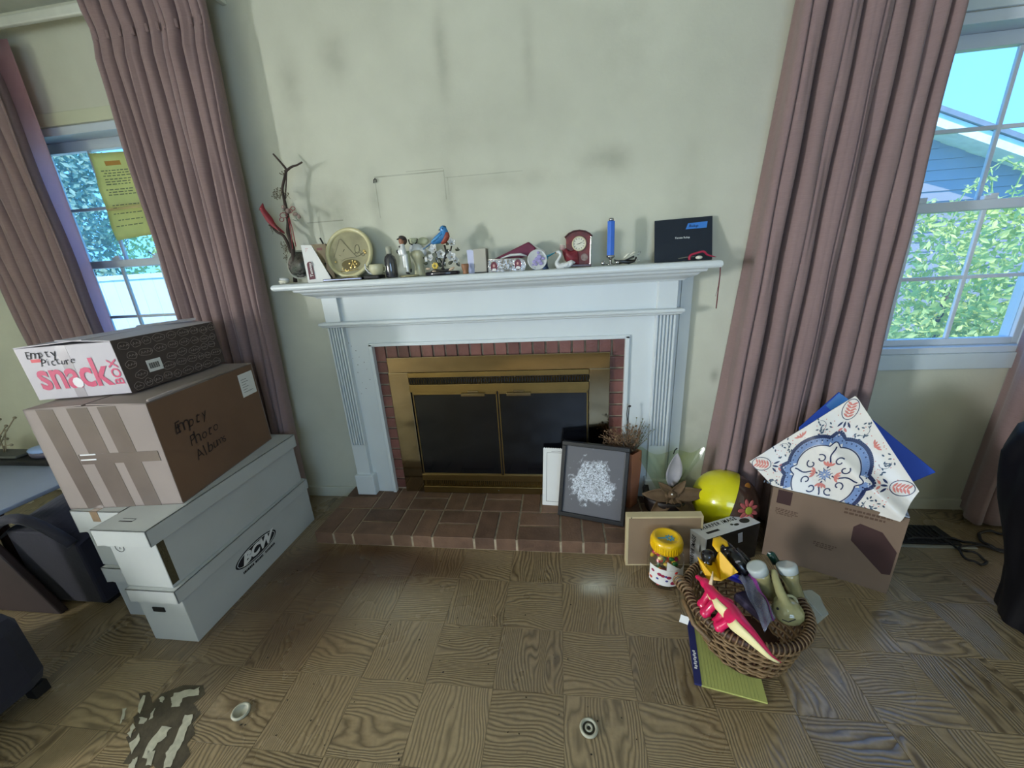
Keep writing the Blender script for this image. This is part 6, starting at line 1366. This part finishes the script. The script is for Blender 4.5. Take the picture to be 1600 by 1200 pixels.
dp = thing('diploma_folder', 'dark navy folder with blue tape leaning on the wall above the mantel', 'folder', p5(1050, 590, -.07))
D0, D1, D2, D3 = q(1023, 407, -.085), q(1113, 403.5, -.085), q(1113.5, 337, -.02), q(1023, 345, -.02)
D0.z = D1.z = ZS+.001
dn_ = (D1-D0).cross(D3-D0).normalized()
if dn_.y > 0: dn_ = -dn_
NVY = M('folder_navy', (20, 30, 44), .5, var=.08, scale=20, bump=.15)
MB().prism([D0, D1, D2, D3], -dn_*.006).build('cover', NVY, dp, bevel=.001)
def dd_(a, c): return (D0*(1-a)+D1*a)*(1-c)+(D3*(1-a)+D2*a)*c
BTM = M('painters_tape', (58, 124, 206), .6, var=.05)
decal('tape', [dd_(.54, .735), dd_(.90, .74), dd_(.915, .885), dd_(.58, .87), dd_(.56, .80)], dn_, BTM, dp)
text_on('lettering', 'Karate Rulup', .012, dd_(.485, .545), D1-D0, D3-D0, M('silver_ink', (196, 200, 200), .4), dp, bold=.0003, rise=.001)
text_on('tape_writing', 'Rulup', .018, dd_(.67, .80), D1-D0, D3-D0, INK, dp, rise=.0016, shear=.3)
rr_ = thing('red_bow', 'small red ribbon bow with a white stone in front of the dark folder', 'ribbon', p5(1250, 560))
CRB = M('ribbon_crimson', (168, 34, 66), .5)
b = MB(); P_, R_ = resample([p5(1120, 580, -.13), p5(1130, 530, -.13), p5(1200, 500, -.13), p5(1290, 480, -.13), p5(1340, 520, -.13), p5(1440, 545, -.13)], [.008, .009, .008, .008, .007, .002], 24); b.tube(P_, R_, 8, flat=.6); b.build('bow', CRB, rr_, smooth=True)
MB().ell(p5(1235, 550, -.135), (.015, .009, .008)).build('stone', PORC, rr_, smooth=True)
MB().tube([p5(990, 565, -.13), p5(1080, 548, -.13), p5(1180, 540, -.13)], .002, 5).build('thin_stem', M('stem_grey', (110, 110, 96), .6), rr_)
rs_ = thing('red_string', 'dark red string hanging from the right end of the mantel shelf', 'string', (1.70, -.2, 1.2))
MB().tube([q(1126, 410, -.205), q(1125, 430, -.205), q(1122, 455, -.205), q(1119, 482, -.205)], .0022, 6).build('string', M('string_red', (96, 30, 38), .7), rs_)
MB().tube([q(1126, 408, -.20), q(1124, 440, -.203), q(1118, 463, -.205)], .0008, 5).build('thread', MATS['string_red'], rs_)
hk = MB().tube([q(584+x_, 281+y_, -.006) for x_, y_ in ((0, 5), (0, 0), (2, -2), (4, 0), (4, 4))], .0022, 6).build('wall_hook', DARK, None); tag(hk, 'small dark picture hook left in the wall above the mantel', 'hook')

# ---------------------------------------------------------------- outside
g_ = MB().bb(-30, 30, .15, 40, -.75, -.7).build('lawn', M('grass_far', (120, 150, 84), .9, var=.25, scale=3), None, keep=True); g_['kind'] = 'structure'
nh = thing('neighbor_house', 'blue sided house with a white-edged gable roof seen through the right window', 'house', (6, 9, -.7))
SID = M('blue_siding', (140, 140, 150), .7, var=.05, scale=2); HY_ = 8.0
def roofz(x): return 3.62-.402*(x-8.617)
b = MB(); pts = [(3.0, HY_+.03, -.7), (11.5, HY_+.03, -.7), (11.5, HY_+.03, roofz(11.5)), (6.2, HY_+.03, roofz(6.2)), (3.0, HY_+.03, roofz(6.2)-1.3)]
MB().prism(pts, (0, 5, 0)).build('wall', SID, nh)
z = .3
while z < 4.6:
    xr = min(11.5, 8.617+(3.50-z-.2)/.402); xl = 3.0 if z < 3.2 else 6.2-(4.55-z)*2.4
    if xr-xl > .3: MB().prism([(xl, HY_-.012, z), (xl, HY_+.03, z), (xl, HY_+.03, z+.2), (xl, HY_+.008, z+.2)], (xr-xl, 0, 0)).build('siding_board', SID, nh)
    z += .205
WT = M('fascia_white', (226, 232, 236), .6)
MB().prism([(6.2, HY_-.45, roofz(6.2)+.02), (11.8, HY_-.45, roofz(11.8)+.02), (11.8, HY_-.45, roofz(11.8)-.20), (6.2, HY_-.45, roofz(6.2)-.20)], (0, .48, 0)).build('fascia', WT, nh)
MB().prism([(6.2, HY_-.5, roofz(6.2)+.03), (11.9, HY_-.5, roofz(11.9)+.03), (11.9, HY_-.5, roofz(11.9)+.12), (6.2, HY_-.5, roofz(6.2)+.12)], (0, 5.5, 0)).build('roof', M('roof_grey', (120, 128, 140), .8), nh)
MB().prism([(6.2, HY_-.5, roofz(6.2)+.1), (2.0, HY_-.5, roofz(6.2)-1.6), (2.0, HY_-.5, roofz(6.2)-1.8), (6.2, HY_-.5, roofz(6.2)-.1)], (0, 5.5, 0)).build('roof', MATS['roof_grey'], nh)
def leaves(b, fn, n, size, rs, jit=.9):
    for k in range(n):
        c, nrm = fn(rs); nrm = Vector(nrm)+Vector((rs.uniform(-jit, jit), rs.uniform(-jit, jit), rs.uniform(-jit, jit))); nrm.normalize()
        s = nrm.orthogonal().normalized(); s.rotate(Matrix.Rotation(rs.random()*6.3, 3, nrm)); t_ = nrm.cross(s); L_ = size*rs.uniform(.6, 1.2)
        b._add([c-s*L_, c-t_*L_*.45+nrm*L_*.1, c+s*L_, c+t_*L_*.45+nrm*L_*.1], [(0, 1, 2, 3)])
def blob_fn(cs):
    def f(rs):
        (x, y, z, a, c, d) = rs.choice(cs); v = Vector((rs.gauss(0, 1), rs.gauss(0, 1), rs.gauss(0, 1))).normalized(); k = rs.uniform(.75, 1.02); return Vector((x+v.x*a*k, y+v.y*c*k, z+v.z*d*k)), v
    return f
LFM = M('bush_leaf', (170, 190, 96), .5, rgb2=(216, 224, 146), scale=3, transl=.35)
bu = thing('hedge_bush', 'bright green leafy bush outside the right window', 'bush', (4.8, 2.3, -.7))
r = random.Random(31); b = MB(); cs = [(4.45, 2.3, .9, .5, .4, .75), (4.9, 2.2, 1.0, .5, .4, .72), (5.5, 2.4, .95, .6, .4, .85), (4.6, 2.2, .2, .6, .4, .6), (5.3, 2.2, .2, .7, .5, .7), (6.1, 2.4, .9, .5, .4, .8)]
leaves(b, blob_fn(cs), 9000, .042, r); b.build('foliage', LFM, bu)['kind'] = 'stuff'
MB().lathe([(.05, -.7), (.035, .2), (.02, .9)], (4.8, 2.3, 0), 8).lathe([(.04, -.7), (.03, .2), (.015, .9)], (5.5, 2.4, 0), 8).build('trunk', BK, bu, smooth=True)
b = MB()
for x0, hh, lean in ((4.5, .25, .15), (4.62, .42, .22), (4.75, .3, -.1), (4.1, .12, .3), (4.9, .38, .1)):
    P_ = [Vector((x0+lean*t_*t_*1.2, 2.1, 1.55+hh*math.sin(t_*2.1))) for t_ in (0, .25, .5, .75, 1)]; b.tube(P_, .006, 5)
    for p_ in P_[1:]: leaves(b, lambda rs, p_=p_: (p_+Vector((rs.uniform(-.03, .03), rs.uniform(-.03, .03), rs.uniform(-.03, .03))), Vector((0, -1, .5))), 5, .03, r)
b.build('vine_shoot', LFM, bu)['kind'] = 'stuff'
wf_ = thing('white_fence', 'bright white board fence outside the left window', 'fence', (-4.5, 2.6, -.7))
FW_ = M('fence_white', (214, 222, 232), .6, var=.03)
for k in range(26): MB().bb(-7.5+k*.2, -7.304+k*.2, 2.6, 2.62, -.7, 1.46).build('board', FW_, wf_)
MB().bb(-7.5, -2.3, 2.585, 2.635, 1.46, 1.52).build('top_rail', FW_, wf_)
MB().bb(-7.5, -2.3, 2.62, 2.66, .0, .09).build('back_rail', FW_, wf_)
DG_ = M('evergreen_leaf', (110, 146, 130), .6, rgb2=(150, 184, 160), scale=2, transl=.2)
e_ = thing('evergreen_tree', 'dark blue-green tree at the left, behind the white fence', 'tree', (-6.4, 3.6, -.7))
b = MB(); leaves(b, blob_fn([(-6.9, 3.6, 2.0, .75, .6, 1.3), (-6.3, 3.7, 2.8, .55, .5, .9), (-6.6, 3.6, .8, .9, .6, 1.1), (-6.6, 3.6, 3.4, .5, .5, .8)]), 7000, .06, r); b.build('foliage', DG_, e_)['kind'] = 'stuff'
MB().lathe([(.14, -.7), (.10, 1.2), (.05, 3)], (-6.6, 3.6, 0), 10).build('trunk', BK, e_, smooth=True)
e2_ = thing('light_tree', 'sunlit pale green tree behind the white fence, right of the dark tree', 'tree', (-5.2, 4.4, -.7))
b = MB(); leaves(b, blob_fn([(-6.4, 4.6, 2.0, .8, .5, .7), (-5.4, 4.6, 1.7, .7, .5, .6), (-6.0, 4.7, 2.9, .6, .5, .5)]), 2600, .055, r); b.build('foliage', M('light_leaf', (176, 204, 120), .5, rgb2=(206, 222, 150), scale=3, transl=.4), e2_)['kind'] = 'stuff'
b = MB().lathe([(.08, -.7), (.05, 1.2), (.03, 2.5)], (-5.8, 4.6, 0), 8)
for k in range(14):
    a = Vector((-5.8, 4.6, .8+.15*k)); b.tube([a, a+Vector((r.uniform(-.9, .9), r.uniform(-.2, .2), r.uniform(.2, .7)))], .015, 5)
b.build('trunk', BK, e2_, smooth=True)
